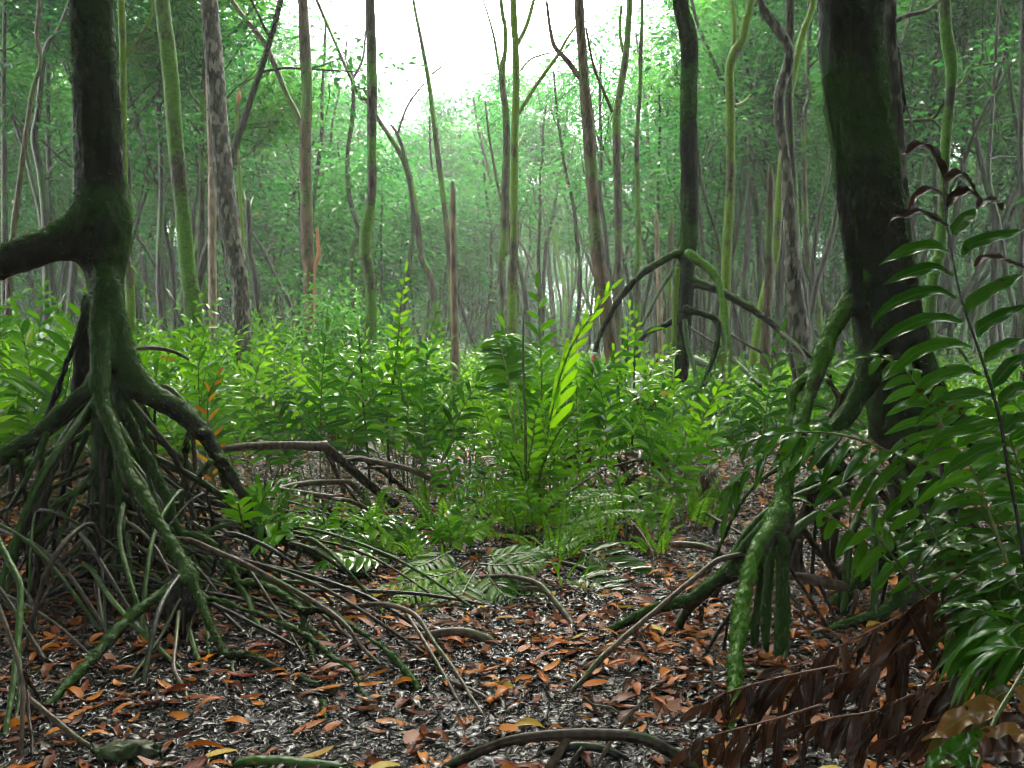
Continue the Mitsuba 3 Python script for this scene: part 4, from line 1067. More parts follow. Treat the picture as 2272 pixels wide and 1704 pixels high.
def fern(name, label, group=None):
    return lab(nextkey(name), label, 'fern', group)


def frond(owner, text, d0, d1, L, W, n, nrm, leaf_bsdf='fern_leaf', stem='fern_stem', r=None, label=None, ground=False, single=True, **kw):
    """A traced frond: its stem and every leaflet of it as pieces of their own."""
    P, R = line(text, d0, d1)
    if r:
        R = np.linspace(r, r * 0.4, len(P))
    if ground:
        z = float(ground_z(P[0][0], P[0][1])) - 0.05
        P, R = np.vstack([[P[0][0] + 0.03, P[0][1] + 0.05, z], P]), np.r_[R[0] * 1.2, R]
    P, R = spline(P, R, 0.03)
    key = nextkey(f'{owner}__frond')
    scene[key] = shape(tube(P, R, 6, 0.03, step=0.04), stem)
    if label:
        labels[key] = {'label': label}
    ms = frond_leaves(P, np.asarray(nrm, float), L, W, n, hrng, **kw)
    if single:
        for m in ms:
            k = nextkey(f'{key}__leaflet')
            scene[k] = shape(m, leaf_bsdf, uv=leaf_uv([m], hrng))
    else:
        scene[f'{key}__leaflets'] = shape(join(ms), leaf_bsdf, uv=leaf_uv(ms, hrng))
    return key, P


def one_leaf(key, text, d, W, nrm, bsdf, segs=10, wave=0.25, fold=0.5, d1=None):
    """One curled leaflet traced along its midrib."""
    P, _ = line(text, d, d1)
    P, _ = spline(P, np.zeros(len(P)), 0.012)
    t = np.linspace(0, 1, len(P))
    tg = unit(np.gradient(P, axis=0))
    s = unit(np.cross(tg, np.asarray(nrm, float)))
    n2 = np.cross(s, tg)
    w = W * np.clip(np.minimum(0.25 + t / 0.2, (1 - t) / 0.4 + 0.05), 0, 1)
    ph = hrng.uniform(0, 6)
    a = P + s * w[:, None] + n2 * (fold * w + wave * W * np.sin(t * 16 + ph))[:, None]
    b = P - s * w[:, None] + n2 * (fold * w + wave * W * np.sin(t * 15 + ph + 2))[:, None]
    v = np.stack([a, P, b], 1).reshape(-1, 3)
    k = np.arange(len(P) - 1)[:, None] * 3
    f = np.concatenate([k + [0, 3, 4], k + [0, 4, 1], k + [1, 4, 5], k + [1, 5, 2]])
    kk = nextkey(key)
    scene[kk] = shape((v, f), bsdf, uv=leaf_uv([(v, f)], hrng))
    return kk


CAM = np.array([0.0, -1.0, 0.25])
# the tall frond at right, close to the camera
f1 = fern('near_fern', 'tall near fern with a black stem and shrivelled brown tip leaves, at right edge')
kf, Pf = frond(f1, 'F2230,2100,26 2160,1659,26 2110,1400,25 2070,1150,24 2020,940,22 1960,750,20 1895,560,18 1830,380,16 1780,180,14 1745,0,12 C1718,1480,10 1700,1330,8 1690,1180,6', 2.5, 2.5, 0.20, 0.016, 0, CAM, stem='fern_stem_black', tipleaf=False)
for text, d1 in (('F1740,15 1620,-40 1500,-20 1390,20 1275,85', 2.40), ('F1752,150 1640,105 1540,120 1420,160 1295,210', 2.38), ('F1775,295 1660,255 1530,270 1400,320 1280,400 1222,490', 2.36),
                 ('F1815,445 1700,430 1560,440 1420,500 1310,570 1222,650', 2.34), ('F1880,615 1770,595 1640,600 1500,660 1380,760 1290,840', 2.34), ('F1935,790 1840,770 1720,780 1580,850 1500,940 1440,1000', 2.34),
                 ('F2005,925 1900,915 1770,935 1640,1000 1560,1060 1510,1130', 2.34), ('F2060,1090 1930,1130 1800,1160 1690,1190 1600,1280 1545,1370', 2.34), ('F2085,1230 1960,1270 1850,1330 1740,1400 1660,1500', 2.36),
                 ('F1850,405 1870,330 1960,270 2080,200 2230,130', 2.62), ('F1912,545 1930,490 2010,440 2110,390 2240,330', 2.62), ('F1962,715 2000,660 2090,610 2230,550', 2.62), ('F2010,870 2060,800 2130,720 2230,650', 2.6),
                 ('F2050,1000 2100,930 2170,880 2260,840', 2.6), ('C1810,1650 1860,1590 1960,1550 2080,1520 2230,1480', 2.6), ('F2075,1180 2130,1110 2200,1070 2280,1040', 2.6), ('C1752,1520 1800,1450 1850,1400 1915,1345', 2.6)):
    one_leaf(f'{kf}__leaflet', text, 2.5, 0.0175, (0.05, -0.75, 0.65), 'fern_leaf_dark', d1=d1, wave=0.12, fold=0.35)
for text, d1, w in (('C1690,1165 1660,1080 1600,975 1530,960 1480,965 1420,1005', 2.42, 0.017), ('C1700,1275 1640,1240 1570,1235 1500,1290 1455,1390', 2.42, 0.010), ('C1712,1465 1620,1415 1540,1380 1440,1400 1360,1420 1320,1480', 2.40, 0.012),
                    ('C1700,1190 1760,1135 1810,1135 1870,1200 1905,1250', 2.56, 0.012), ('C1712,1340 1760,1280 1830,1250 1900,1265 1935,1330', 2.56, 0.015), ('C1915,1345 1930,1325 2010,1310 2060,1350 2070,1390', 2.6, 0.013), ('F1890,95 1940,50 2030,45 2120,70 2230,110', 2.62, 0.012)):
    k = one_leaf(f'{kf}__dry_leaflet', text, 2.5, w, (0.05, -0.6, 0.8), 'fern_leaf_black', d1=d1, wave=0.35, fold=0.8)

# the second frond at right, with a pale stem, and its drooping neighbours
f2 = fern('near_fern', 'near fern with a pale green stem, leaning left in front of the broad trunk')
frond(f2, 'J2300,1600,24 2200,1350,26 2080,1050,24 1960,720,22 1880,520,20 1780,380,18 1700,250,16 1620,110,14 1540,0,12 F1440,745,10 1320,690,8 1190,675,6', 2.55, 2.9, 0.165, 0.0165, 15, (-0.25, -0.55, 0.8), 'fern_leaf_mid', 'fern_stem_pale', droop=0.45, segs=7, t0=0.42, angle=66, taper=0.6, wave=0.09, jitter=0.25, curl=0.05, label='frond on a pale green stem')
frond(f2, 'J2420,1300,24 2300,900,22 2200,600,18 2130,350,15 2060,180,12 1960,90,9', 2.75, 3.0, 0.17, 0.0165, 13, (-0.2, -0.5, 0.8), 'fern_leaf_mid', 'fern_stem', droop=0.4, segs=6, t0=0.35, angle=66, taper=0.5)
f3 = fern('near_fern', 'near fern arching far left over the mossy root, its oblong leaflets hanging')
for text, d0, d1, n in (('J2120,1150,22 2000,880,22 1780,640,22 1500,480,20 1220,350,18 1000,292,16 760,285,14 530,322,12 370,390,10 270,450,7', 2.7, 3.05, 14),
                        ('J1860,1300,22 1700,1050,22 1550,780,20 1420,640,20 1280,540,18 1060,400,16 900,335,14 740,315,12 600,400,11 500,490,9 370,620,8 320,790,5', 2.8, 3.1, 15),
                        ('J1750,1560,20 1600,1350,20 1350,1040,18 1150,790,16 980,630,14 830,510,11 700,430,8 560,420,6', 2.9, 3.0, 10)):
    frond(f3, text, d0, d1, 0.125, 0.0155, n, (-0.12, -0.45, 0.88), 'fern_leaf_mid', 'fern_stem', droop=0.4, segs=7, t0=0.26, angle=64, taper=0.35, hang=0.14, wave=0.10, blunt=0.35, jitter=0.32, miss=0.07, curl=0.06)
frond(f3, 'J1900,1560,20 1600,1300,20 1400,1150,18 1250,1020,16 1030,850,14 830,720,10', 3.0, 3.1, 0.10, 0.017, 6, (-0.1, -0.4, 0.9), 'fern_leaf_mid', 'fern_stem', droop=0.4, segs=6, t0=0.5, angle=66, hang=0.35)
f4 = fern('near_fern', 'low dark thicket of near fern fronds filling the lower right edge')
for text, d0, d1, n in (('J2500,1700,22 2300,1250,20 2100,900,16 1900,720,12 1700,620,8', 2.5, 2.9, 12), ('J2400,1750,20 2200,1250,18 1980,1000,14 1750,860,10 1540,800,7', 2.7, 3.1, 12), ('J2350,1700,20 2100,1300,18 1900,1080,15 1700,1010,12 1560,1020,8', 2.6, 2.9, 11),
                        ('J2550,1500,20 2400,1150,18 2260,900,14 2150,740,10 2000,640,7', 2.9, 3.3, 12), ('J2300,1800,20 2160,1500,18 2040,1330,14 1900,1240,10 1700,1200,7', 2.4, 2.6, 10), ('J2600,1300,20 2450,950,16 2330,700,12 2200,520,8', 2.7, 3.0, 11),
                        ('J2200,1900,18 2150,1640,16 2060,1480,12 1900,1400,8', 2.3, 2.4, 8), ('J2150,1500,18 1960,1200,16 1720,960,12 1500,830,9 1330,760,6', 3.3, 3.7, 12), ('J2000,1500,18 1760,1220,15 1600,1060,12 1420,900,8', 3.4, 3.7, 10), ('I2420,560,20 2260,600,17 2080,640,13 1900,690,10 1760,760,7', 2.3, 2.5, 12), ('I2420,760,20 2300,720,17 2150,740,13 1990,800,10 1850,900,7', 2.15, 2.3, 12), ('I2400,420,20 2280,400,17 2120,420,13 1960,480,10 1820,560,7', 2.4, 2.65, 12), ('I2350,1000,20 2250,900,17 2150,880,13 2050,920,10 1960,1010,7', 2.05, 2.15, 10)):
    frond(f4, text, d0, d1, 0.15, 0.015, n, (-0.15, -0.35, 0.92), 'fern_leaf_dark', 'fern_stem', droop=0.4, segs=5, t0=0.3, angle=62, wave=0.10, hang=0.08, jitter=0.35, miss=0.08, curl=0.08)

# dead fern fronds hanging at lower right
f5 = fern('dead_fern', 'dead brown fern with hanging leaflets below the mossy prop root, lower right')
for text, d0, d1, n, L in (('I1840,380,18 1640,520,18 1480,640,18 1300,735,17 1100,832,15 950,910,13 830,970,11 680,1010,8', 2.55, 2.95, 11, 0.19), ('I1000,1000,16 700,1060,14 420,1132,12 250,1190,10 130,1260,7', 2.75, 2.9, 9, 0.15),
                        ('I900,1250,16 620,1340,14 300,1422,12 150,1470,9 50,1540,7', 2.6, 2.75, 10, 0.15), ('I1640,760,18 1400,900,16 1150,1020,14 900,1090,10 760,1130,7', 2.6, 2.9, 9, 0.17), ('I1500,1180,16 1250,1290,14 1000,1330,12 800,1390,8', 2.45, 2.6, 9, 0.15), ('I2150,640,16 1980,760,14 1820,860,12 1640,930,8', 2.45, 2.7, 9, 0.15), ('I2000,980,16 1800,1080,14 1620,1130,12 1450,1230,8', 2.3, 2.5, 9, 0.14), ('I1900,1300,16 1700,1340,14 1500,1400,12 1330,1480,8', 2.2, 2.4, 8, 0.13)):
    frond(f5, text, d0, d1, L, 0.017, n, (0.2, -0.8, 0.5), 'fern_leaf_dead', 'fern_stem_brown', droop=0.1, segs=6, t0=0.12, angle=60, hang=0.62, wave=0.35, jitter=0.55, fold=0.5, r=0.0035, miss=0.12)
for text, d0, d1 in (('I1845,765,20 1740,900,18 1600,1080,18 1440,1290,18 1300,1450,16 1180,1560,16 1060,1670,14', 2.45, 2.6), ('I2060,1060,14 1940,1180,12 1850,1280,10', 2.4, 2.5)):
    part(f5, 'bare_stem', limb(text, d0, d1, 6, 0.05), 'fern_stem_brown')
one_leaf(f'{f5}__leaflet', 'I1470,660 1520,760 1580,880 1640,990 1655,1060', 2.6, 0.017, (0.2, -0.8, 0.3), 'fern_leaf_dead', wave=0.15)
one_leaf(f'{f5}__leaflet', 'I1600,560 1610,680 1650,790 1760,830 1860,810', 2.6, 0.02, (0.2, -0.8, 0.3), 'fern_leaf_dead', wave=0.3)
f6 = fern('dead_fern', 'big rotting fern with yellow, brown and green leaves in the lower right corner')
part(f6, 'stem', limb('I2230,1000,34 2150,1140,34 2050,1300,34 1985,1450,34 1900,1700,36', 1.9, 1.75, 7, 0.05), 'fern_stem')
for text, d0, w, b in (('I2040,1290 1930,1300 1830,1330 1740,1390 1640,1450 1550,1490', 1.88, 0.030, 'fern_leaf_yellow'), ('I2060,1260 1980,1240 1880,1270 1780,1300', 1.92, 0.022, 'fern_leaf_yellow'), ('I2150,1150 2060,1180 1980,1250 1900,1270', 1.95, 0.022, 'fern_leaf_yellow'),
                       ('I1990,1440 1880,1500 1760,1560 1650,1610 1560,1670', 1.85, 0.030, 'fern_leaf_dark'), ('I2010,1380 1900,1420 1780,1470 1660,1520 1560,1580', 1.9, 0.028, 'fern_leaf_yellow'), ('I1990,1440 2080,1380 2180,1360 2260,1330', 1.82, 0.026, 'fern_leaf_dead'),
                       ('I1960,1510 2060,1460 2160,1440 2260,1440', 1.78, 0.030, 'fern_leaf_yellow'), ('I1940,1580 2040,1560 2150,1550 2260,1520', 1.74, 0.034, 'fern_leaf_dead'), ('I1930,1620 1850,1640 1760,1680', 1.8, 0.026, 'fern_leaf_dark'), ('I1900,1600 1780,1590 1650,1640 1500,1700', 1.86, 0.026, 'fern_leaf_yellow'),
                       ('I2160,1140 2200,1200 2230,1290 2280,1380', 1.85, 0.024, 'fern_leaf_yellow'), ('I1980,1460 1950,1540 1940,1600', 1.74, 0.016, 'fern_leaf_dead')):
    one_leaf(f'{f6}__leaflet', text, d0, w * 0.72, (-0.1, -0.6, 0.8), b, wave=0.38, fold=0.35)

# the bright frond, the coiled shoot and the spreading frond of the central clump
f7 = fern('central_fern', 'tall fern in the middle clump with one glowing yellow-green frond leaning right')
kf, P7 = frond(f7, 'E1268,1500,17 1295,1330,16 1330,1130,15 1355,1010,14 1385,880,13 1420,760,12 1465,640,11 1530,520,10 1610,410,8 1680,310,6 1738,235,4', 6.6, 6.3, 0.24, 0.030, 0, CAM, stem='fern_stem', tipleaf=False, ground=True)
s = np.linspace(0.40, 1.0, 34)
ss = np.linspace(0, 1, len(P7))
for i_, t in enumerate(s):
    p = np.array([np.interp(t, ss, P7[:, c_]) for c_ in range(3)])
    l = 0.30 * (1 - 0.62 * (t - 0.4) / 0.6)
    tg = unit(np.array([0.55, 0.0, 0.95]))
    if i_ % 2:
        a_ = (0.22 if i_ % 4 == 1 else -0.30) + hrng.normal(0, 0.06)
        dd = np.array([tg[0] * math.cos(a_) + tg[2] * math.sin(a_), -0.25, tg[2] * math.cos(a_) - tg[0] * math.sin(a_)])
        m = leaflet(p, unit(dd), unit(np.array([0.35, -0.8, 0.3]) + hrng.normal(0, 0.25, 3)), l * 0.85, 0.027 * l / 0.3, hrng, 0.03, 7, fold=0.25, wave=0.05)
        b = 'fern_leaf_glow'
    else:
        m = leaflet(p, unit(np.array([-0.85, 0.25, 0.28]) + hrng.normal(0, 0.07, 3)), (0.1, 0.3, 1), l * 0.95, 0.014, hrng, -0.12, 6, fold=0.2)
        b = 'fern_leaf'
    k = nextkey(f'{kf}__leaflet')
    scene[k] = shape(m, b, uv=leaf_uv([m], hrng))
k = part(f7, 'coiled_shoot', limb('E1185,1600,22 1183,1400,21 1180,1100,19 1172,900,18 1166,700,16 1167,500,14 1172,400,12 1178,350,11 1174,336,9', 6.5, 6.4, 7, 0.04), 'fern_stem')
labels[k] = {'label': 'single upright green shoot without leaves'}
for text, d1, n in (('E1130,1330,14 1105,1050,14 1075,850,13 1045,700,12 1015,600,11 985,555,9 940,560,8 880,600,6', 7.3, 12), ('E1150,1300,13 1140,1050,12 1120,820,11 1080,640,10 1040,560,9 1100,530,8 1180,540,6', 7.5, 12)):
    frond(f7, text, 6.9, d1, 0.20, 0.026, n, (0.0, -0.35, 0.93), 'fern_leaf', 'fern_stem_pale', droop=0.4, segs=5, t0=0.66, angle=68, taper=0.3, ground=True)
for text, d1, n, b in (('E1300,1400,12 1400,1150,11 1470,1050,10 1540,980,8', 6.2, 11, 'fern_leaf'), ('E1280,1450,13 1350,1250,12 1420,1130,10 1490,1080,8', 6.0, 10, 'fern_leaf_young'), ('E1340,1400,12 1420,1250,11 1500,1150,9 1570,1050,7', 6.4, 11, 'fern_leaf'),
                       ('E1160,1450,12 1090,1300,11 1000,1200,9 920,1170,7', 6.3, 11, 'fern_leaf'), ('E1120,1450,12 1000,1320,11 900,1260,9', 6.1, 10, 'fern_leaf'), ('E1200,1420,12 1230,1200,11 1250,1040,9 1290,960,7', 6.6, 11, 'fern_leaf_young'), ('E1150,1420,12 1120,1220,11 1080,1060,9 1020,960,7', 6.8, 12, 'fern_leaf')):
    frond(f7, text, 6.6, d1, 0.17, 0.018, n, (0, -0.45, 0.9), b, 'fern_stem', droop=0.3, segs=4, t0=0.3, angle=64, ground=True)
f8 = fern('central_fern', 'upright fern left of the pale dead trunk, its tip rising above the fern cover')
frond(f8, 'E285,1100,15 300,1000,15 325,850,14 345,700,13 358,560,12 368,430,10 380,300,8 395,200,6 405,130,4', 8.4, 8.3, 0.22, 0.019, 14, (0.5, -0.75, 0.5), 'fern_leaf_young', 'fern_stem_black', droop=0.18, segs=5, t0=0.30, angle=60, taper=0.6, ground=True)
frond(f8, 'E150,1150,14 130,900,13 120,700,11 105,560,8', 8.5, 8.4, 0.22, 0.019, 12, (0.3, -0.6, 0.75), 'fern_leaf', 'fern_stem_black', droop=0.3, segs=5, t0=0.30, ground=True)
f9 = fern('central_fern', 'erect bright fern in front of the stilt-rooted mangrove')
for text in ('E1870,1180,14 1880,950,13 1885,700,11 1890,540,8 1895,430,4', 'E1960,1150,13 1950,950,12 1990,780,10 2060,640,6', 'E1820,1200,13 1790,950,12 1760,760,10 1750,640,6', 'E2040,1150,13 2080,950,11 2150,800,8', 'E1830,800,9 1840,600,7 1845,440,5 1850,360,3'):
    frond(f9, text, 9.2, 9.1, 0.21, 0.020, 13, (0.2, -0.7, 0.6), 'fern_leaf_young', 'fern_stem_black', droop=0.3, segs=4, t0=0.25, ground=True)
f10 = fern('yellowing_fern', 'dying orange-yellow fern frond standing right of the left mangrove root')
frond(f10, 'D1350,1200,10 1342,1050,10 1345,930,9 1375,860,7 1408,795,4', 6.6, 6.6, 0.125, 0.012, 6, (0.25, -0.9, 0.3), 'fern_leaf_orange', 'fern_stem', droop=0.05, segs=5, t0=0.34, angle=58, taper=0.1, ground=True)
# low fronds lying over the mud in the middle
f11 = fern('low_fern', 'low glossy fern spreading over the mud beside the thin arched root')
for text, d0, d1, n, b in (('H820,330,14 700,400,13 560,430,12 420,460,10 280,490,7', 5.0, 4.75, 11, 'fern_leaf_young'), ('H800,350,14 640,470,13 480,540,11 330,590,8', 5.0, 4.6, 12, 'fern_leaf_young'), ('H820,380,14 700,520,13 620,600,11 560,650,8', 5.0, 4.55, 11, 'fern_leaf_low'),
                           ('H860,380,14 780,520,12 740,600,10 760,690,7', 5.0, 4.5, 10, 'fern_leaf_low'), ('H700,260,13 560,330,12 430,380,10', 5.3, 5.0, 10, 'fern_leaf_low'), ('H900,300,14 1050,280,12 1200,270,10 1330,260,7', 5.1, 5.1, 13, 'fern_leaf_low'), ('H880,340,14 1000,350,12 1150,340,10 1300,330,7', 5.0, 4.9, 12, 'fern_leaf_low'),
                           ('H1000,420,13 1150,480,12 1280,550,10 1370,620,7', 5.0, 4.7, 11, 'fern_leaf_low'), ('H930,400,13 1000,500,12 1060,560,9', 4.9, 4.7, 9, 'fern_leaf_low')):
    frond(f11, text, d0, d1, 0.155, 0.0125, n, (0, -0.3, 0.95), b, 'fern_stem', droop=0.25, segs=5, t0=0.12, angle=62, wave=0.05)
f12 = fern('low_fern', 'dark green flat fern frond lying right of the middle clump on the litter')
for text, d0, d1, n in (('H1480,230,13 1650,300,13 1800,380,12 1950,430,10 2120,470,7', 5.6, 5.15, 12), ('H1500,420,12 1600,450,11 1700,500,9 1760,530,6', 5.1, 4.9, 6)):
    frond(f12, text, d0, d1, 0.20, 0.022, n, (0, -0.4, 0.92), 'fern_leaf_dark', 'fern_stem', droop=0.12, segs=5, t0=0.1, angle=62)
f13 = fern('low_fern', 'glossy young fern with blue-white shine at the tip of the big curved root')
for text, d0, d1, n, b in (('G1560,220,12 1640,60,12 D1720,1560,11 1790,1500,9 1850,1460,6', 5.2, 5.1, 5, 'fern_leaf'), ('G1600,200,12 1560,60,12 D1530,1600,10 1490,1560,7', 5.2, 5.0, 5, 'fern_leaf'), ('G1640,180,12 1760,60,11 D1830,1600,9 1870,1540,6', 5.3, 5.2, 5, 'fern_leaf'), ('G1580,180,12 1660,100,11 1800,70,9 1950,60,6', 5.2, 5.0, 6, 'fern_leaf'),
                           ('G1560,160,12 1600,60,10 1640,0,8 D1660,1500,5', 5.3, 5.3, 6, 'fern_leaf'), ('G1650,220,12 1750,160,11 1850,150,9', 5.2, 4.9, 6, 'fern_leaf')):
    frond(f13, text, d0, d1, 0.15, 0.020, n, (0, -0.5, 0.85), b, 'fern_stem', droop=0.3, segs=5, t0=0.3, angle=55)
f14 = fern('low_fern', 'bright green low fern between the fallen root tangle and the middle clump')
for text, d0, d1, n, b in (('K800,760,9 700,690,9 600,610,8 480,570,6', 5.6, 5.4, 10, 'fern_leaf_young'), ('K760,780,9 640,740,9 540,690,7 440,650,5', 5.5, 5.3, 10, 'fern_leaf'), ('K820,740,9 760,660,9 690,610,7', 5.7, 5.7, 9, 'fern_leaf'), ('K700,800,9 560,790,8 430,800,6 350,840,4', 5.3, 5.1, 10, 'fern_leaf'), ('K900,780,9 840,720,8 820,640,6', 5.6, 5.8, 9, 'fern_leaf'),
                           ('K980,760,9 1000,660,8 1060,560,6 1090,500,4', 5.8, 6.0, 12, 'fern_leaf'), ('K1000,760,9 1090,680,8 1180,640,6 1260,600,4', 5.8, 5.8, 10, 'fern_leaf_young')):
    frond(f14, text, d0, d1, 0.13, 0.018, n, (0, -0.4, 0.9), b, 'fern_stem', droop=0.25, segs=4, t0=0.15, angle=60)
f15 = fern('low_fern', 'feathery small-leaved ferns round the foot of the middle clump')
for text, d0, d1, n in (('K1480,720,6 1580,680,6 1680,640,5 1800,600,3', 5.9, 5.7, 26), ('K1440,760,6 1560,740,6 1700,700,5 1790,650,3', 5.7, 5.5, 26), ('K1480,560,6 1560,480,6 1640,420,5 1690,350,3', 6.3, 6.2, 24), ('K1350,620,6 1250,560,6 1180,520,4', 6.2, 6.0, 22), ('K1380,600,6 1340,480,6 1280,400,4', 6.4, 6.3, 22), ('K1400,580,6 1420,460,6 1460,380,4', 6.4, 6.4, 22),
                        ('K1500,600,6 1620,560,6 1760,520,5 1900,500,3', 6.2, 5.9, 26), ('K1550,640,6 1720,600,6 1880,560,5 2050,550,3', 6.0, 5.8, 26), ('K1300,660,6 1180,650,6 1080,660,4', 6.0, 5.8, 22), ('K1500,520,6 1640,470,6 1760,450,5 1920,440,3', 6.6, 6.5, 26), ('K1560,560,6 1700,500,6 1850,470,5 1990,480,3', 6.4, 6.1, 26)):
    frond(f15, text, d0, d1, 0.075, 0.0085, n, (0, -0.5, 0.85), 'fern_leaf_young' if n < 25 else 'fern_leaf', 'fern_stem', droop=0.2, segs=2, t0=0.12, angle=72, ground=False, single=False)
f16 = fern('dead_fern', 'withered rust-brown fern drooping right of the middle clump')
for text, d0, d1, n in (('E1560,1350,10 1500,1250,9 1470,1320,8 1450,1420,6', 7.6, 7.5, 10), ('E1620,1300,10 1560,1220,9 1500,1260,7', 7.8, 7.7, 9), ('E2000,1100,10 1950,950,9 1900,900,8 1860,960,6', 8.9, 8.8, 10), ('E2080,1150,10 2060,1000,9 2020,960,7 1980,1040,5', 9.0, 8.9, 10), ('H1860,60,10 1930,140,9 1990,240,7', 6.2, 5.7, 10), ('J230,640,8 210,560,8 260,520,6', 7.6, 7.5, 9), ('J300,660,8 250,600,8 190,570,6', 7.5, 7.4, 9)):
    frond(f16, text, d0, d1, 0.15, 0.014, n, (0, -0.5, 0.85), 'fern_leaf_dead', 'fern_stem_brown', droop=0.3, segs=3, t0=0.1, hang=0.55, wave=0.3, jitter=0.3)
# small-leaved ferns and seedlings on the mud
for x, y, s_ in ((0.05, 6.2, 0.9), (0.4, 6.4, 0.8), (-0.3, 5.9, 0.7), (0.9, 6.3, 0.75), (0.55, 5.9, 0.7), (-0.7, 5.8, 0.6), (-1.2, 6.1, 0.6), (0.15, 6.9, 1.0), (-0.2, 7.2, 1.0), (0.7, 7.0, 0.9), (2.4, 6.2, 0.6), (1.0, 7.4, 0.8), (-0.45, 6.5, 0.9), (0.25, 5.6, 0.75), (1.2, 6.7, 0.9), (0.6, 6.6, 1.0), (-0.05, 6.5, 1.0), (-0.9, 6.4, 0.7), (1.25, 7.1, 0.9), (0.85, 5.7, 0.6), (-0.5, 5.45, 0.6), (0.05, 5.2, 0.5), (1.5, 7.5, 0.9), (-0.6, 7.3, 0.9), (-1.0, 7.0, 0.7)):
    key = nextkey('feathery_fern')
    put_fern(key, f'small_fern_kind_{int(hrng.integers(2))}', x, y, s_, hrng)
    where = 'between the right mangrove roots' if x > 2 else ('in front of the middle clump' if y < 5.95 else 'at the foot of the middle clump' if y < 6.7 else 'behind the middle clump') + (', left side' if x < 0 else ', right side')
    lab(key, f'small feathery light green fern {where}', 'fern', f'small feathery ferns {where}')
for x, y, sc_, kd in ((0.25, 7.7, 0.85, 'tall_fern_kind_1'), (-0.15, 7.9, 0.8, 'young_fern_kind_0'), (0.75, 7.8, 0.75, 'tall_fern_kind_3'), (0.0, 7.2, 0.6, 'young_fern_kind_1'), (0.5, 7.3, 0.62, 'tall_fern_kind_0'), (-0.35, 7.0, 0.55, 'tall_fern_kind_2'), (0.35, 6.7, 0.5, 'young_fern_kind_2'), (1.0, 7.0, 0.6, 'tall_fern_kind_1'), (-0.7, 7.9, 0.75, 'tall_fern_kind_4'), (1.25, 7.8, 0.75, 'young_fern_kind_0'), (0.15, 6.1, 0.45, 'low_fern_kind_0'), (0.75, 6.2, 0.5, 'low_fern_kind_2'), (-0.35, 5.8, 0.45, 'low_fern_kind_2'), (-0.95, 5.6, 0.45, 'low_fern_kind_0'), (1.6, 8.4, 0.8, 'tall_fern_kind_2'), (2.1, 8.6, 0.75, 'tall_fern_kind_4')):
    key = nextkey('clump_fern')
    put_fern(key, kd, x, y, sc_ * 1.2, hrng)
    where = ('left of' if x < 0 else 'right of' if x < 1.1 else 'well right of') + ' the coiled shoot' + (', in front' if y < 6.8 else ', behind')
    lab(key, f'leafy arching fern {where} in the middle clump', 'fern', f'arching ferns {where}')

# a pale bush far behind the ferns, and a tuft of grass-like blades
r_ = np.random.default_rng(31)
tubes, tips = [], []
for k in range(9):
    branch_out(np.array([0, 0, 0.0]), unit([r_.normal(0, 0.5), r_.normal(0, 0.4), 1]), 1.0, 0.014, r_, 1, tubes, tips)
cloud, uv = leaf_cloud(np.array(tips), 22, 0.2, 0.10, r_)
b_at = at(752, 790, 15.5)
bush = lab('green_bush', 'pale small-leaved bush above the ferns beside the moss-footed trunk', 'bush')
part(bush, 'stem', tuple([np.add(join(tubes)[0] * [1.0, 1, 1.35], [b_at[0], b_at[1], 0]), join(tubes)[1]]), 'bark_far')
part(bush, 'foliage', (cloud[0] * [1.0, 1, 1.35] + [b_at[0], b_at[1], 0], cloud[1]), 'canopy_leaf_light', smooth=False, uv=uv)
tuft = lab('grass_tuft', 'thin curling pale green blades by the middle clump', 'grass')
for text, d in (('H1340,310 1390,400 1420,500 1470,580 1520,590', 4.95), ('H1390,420 1400,340 1430,290 1505,265', 5.0), ('H1450,440 1500,360 1550,325 1620,340', 5.0), ('H1560,430 1590,370 1640,355 1705,375', 5.0), ('H640,210 650,300 660,390', 5.3), ('H1430,440 1530,480 1600,520 1650,525', 4.9)):
    one_leaf(f'{tuft}__blade', text, d, 0.006, (0, -0.6, 0.8), 'fern_leaf_young', wave=0.0, fold=0.3)

# ------------------------------------------------------------------ roots and dead wood that belong to no tree in view
def wood(name, label, pieces, cat='root'):
    key = lab(nextkey(name), label, cat)
    for i_, (text, d0, d1, b) in enumerate(pieces):
        m = limb(text, d0, d1, 8, 0.07, seed=int(rng.integers(999)), sink=0.05 if d1 == 'g' else 0)
        if i_ == 0:
            scene[key] = shape(m, b)
        else:
            part(key, 'branch', m, b)


wood('aerial_root', 'mossy upright root with stringy fibres at the left edge, lowest in view', [('G-60,60,44 0,215,44 60,330,42 125,460,46 132,580,46 125,720,46 110,900,44 80,1150,40 40,1400,38 0,1600,34', 3.9, 3.1, 'bark_root_moss'), ('G125,700,36 118,900,36 130,1080,34 110,1300,30 60,1500,26', 3.7, 3.2, 'bark_root_moss')])
wood('aerial_root', 'pale brown jointed root dropping from the left edge to the lower left corner', [('G-30,560,30 0,640,31 60,800,31 118,980,30 146,1150,34 143,1400,29 130,1690,26', 3.35, 3.0, 'root_pale'), ('G180,1180,22 190,1350,22 210,1500,22 200,1690,22', 3.2, 2.95, 'root_brown')])
wood('aerial_root', 'brown stick-like root slanting to the mud in the lower left corner', [('G190,1210,36 350,1345,40 500,1470,42 620,1550,34', 3.25, 'g', 'root_pale'), ('G150,1030,26 200,1130,24 250,1210,22', 3.4, 'g', 'root_brown')])
wood('aerial_root', 'short brown root slanting through the litter near the left edge', [('G-20,480,36 90,640,36 180,790,36 290,970,34', 4.2, 'g', 'root_brown')])
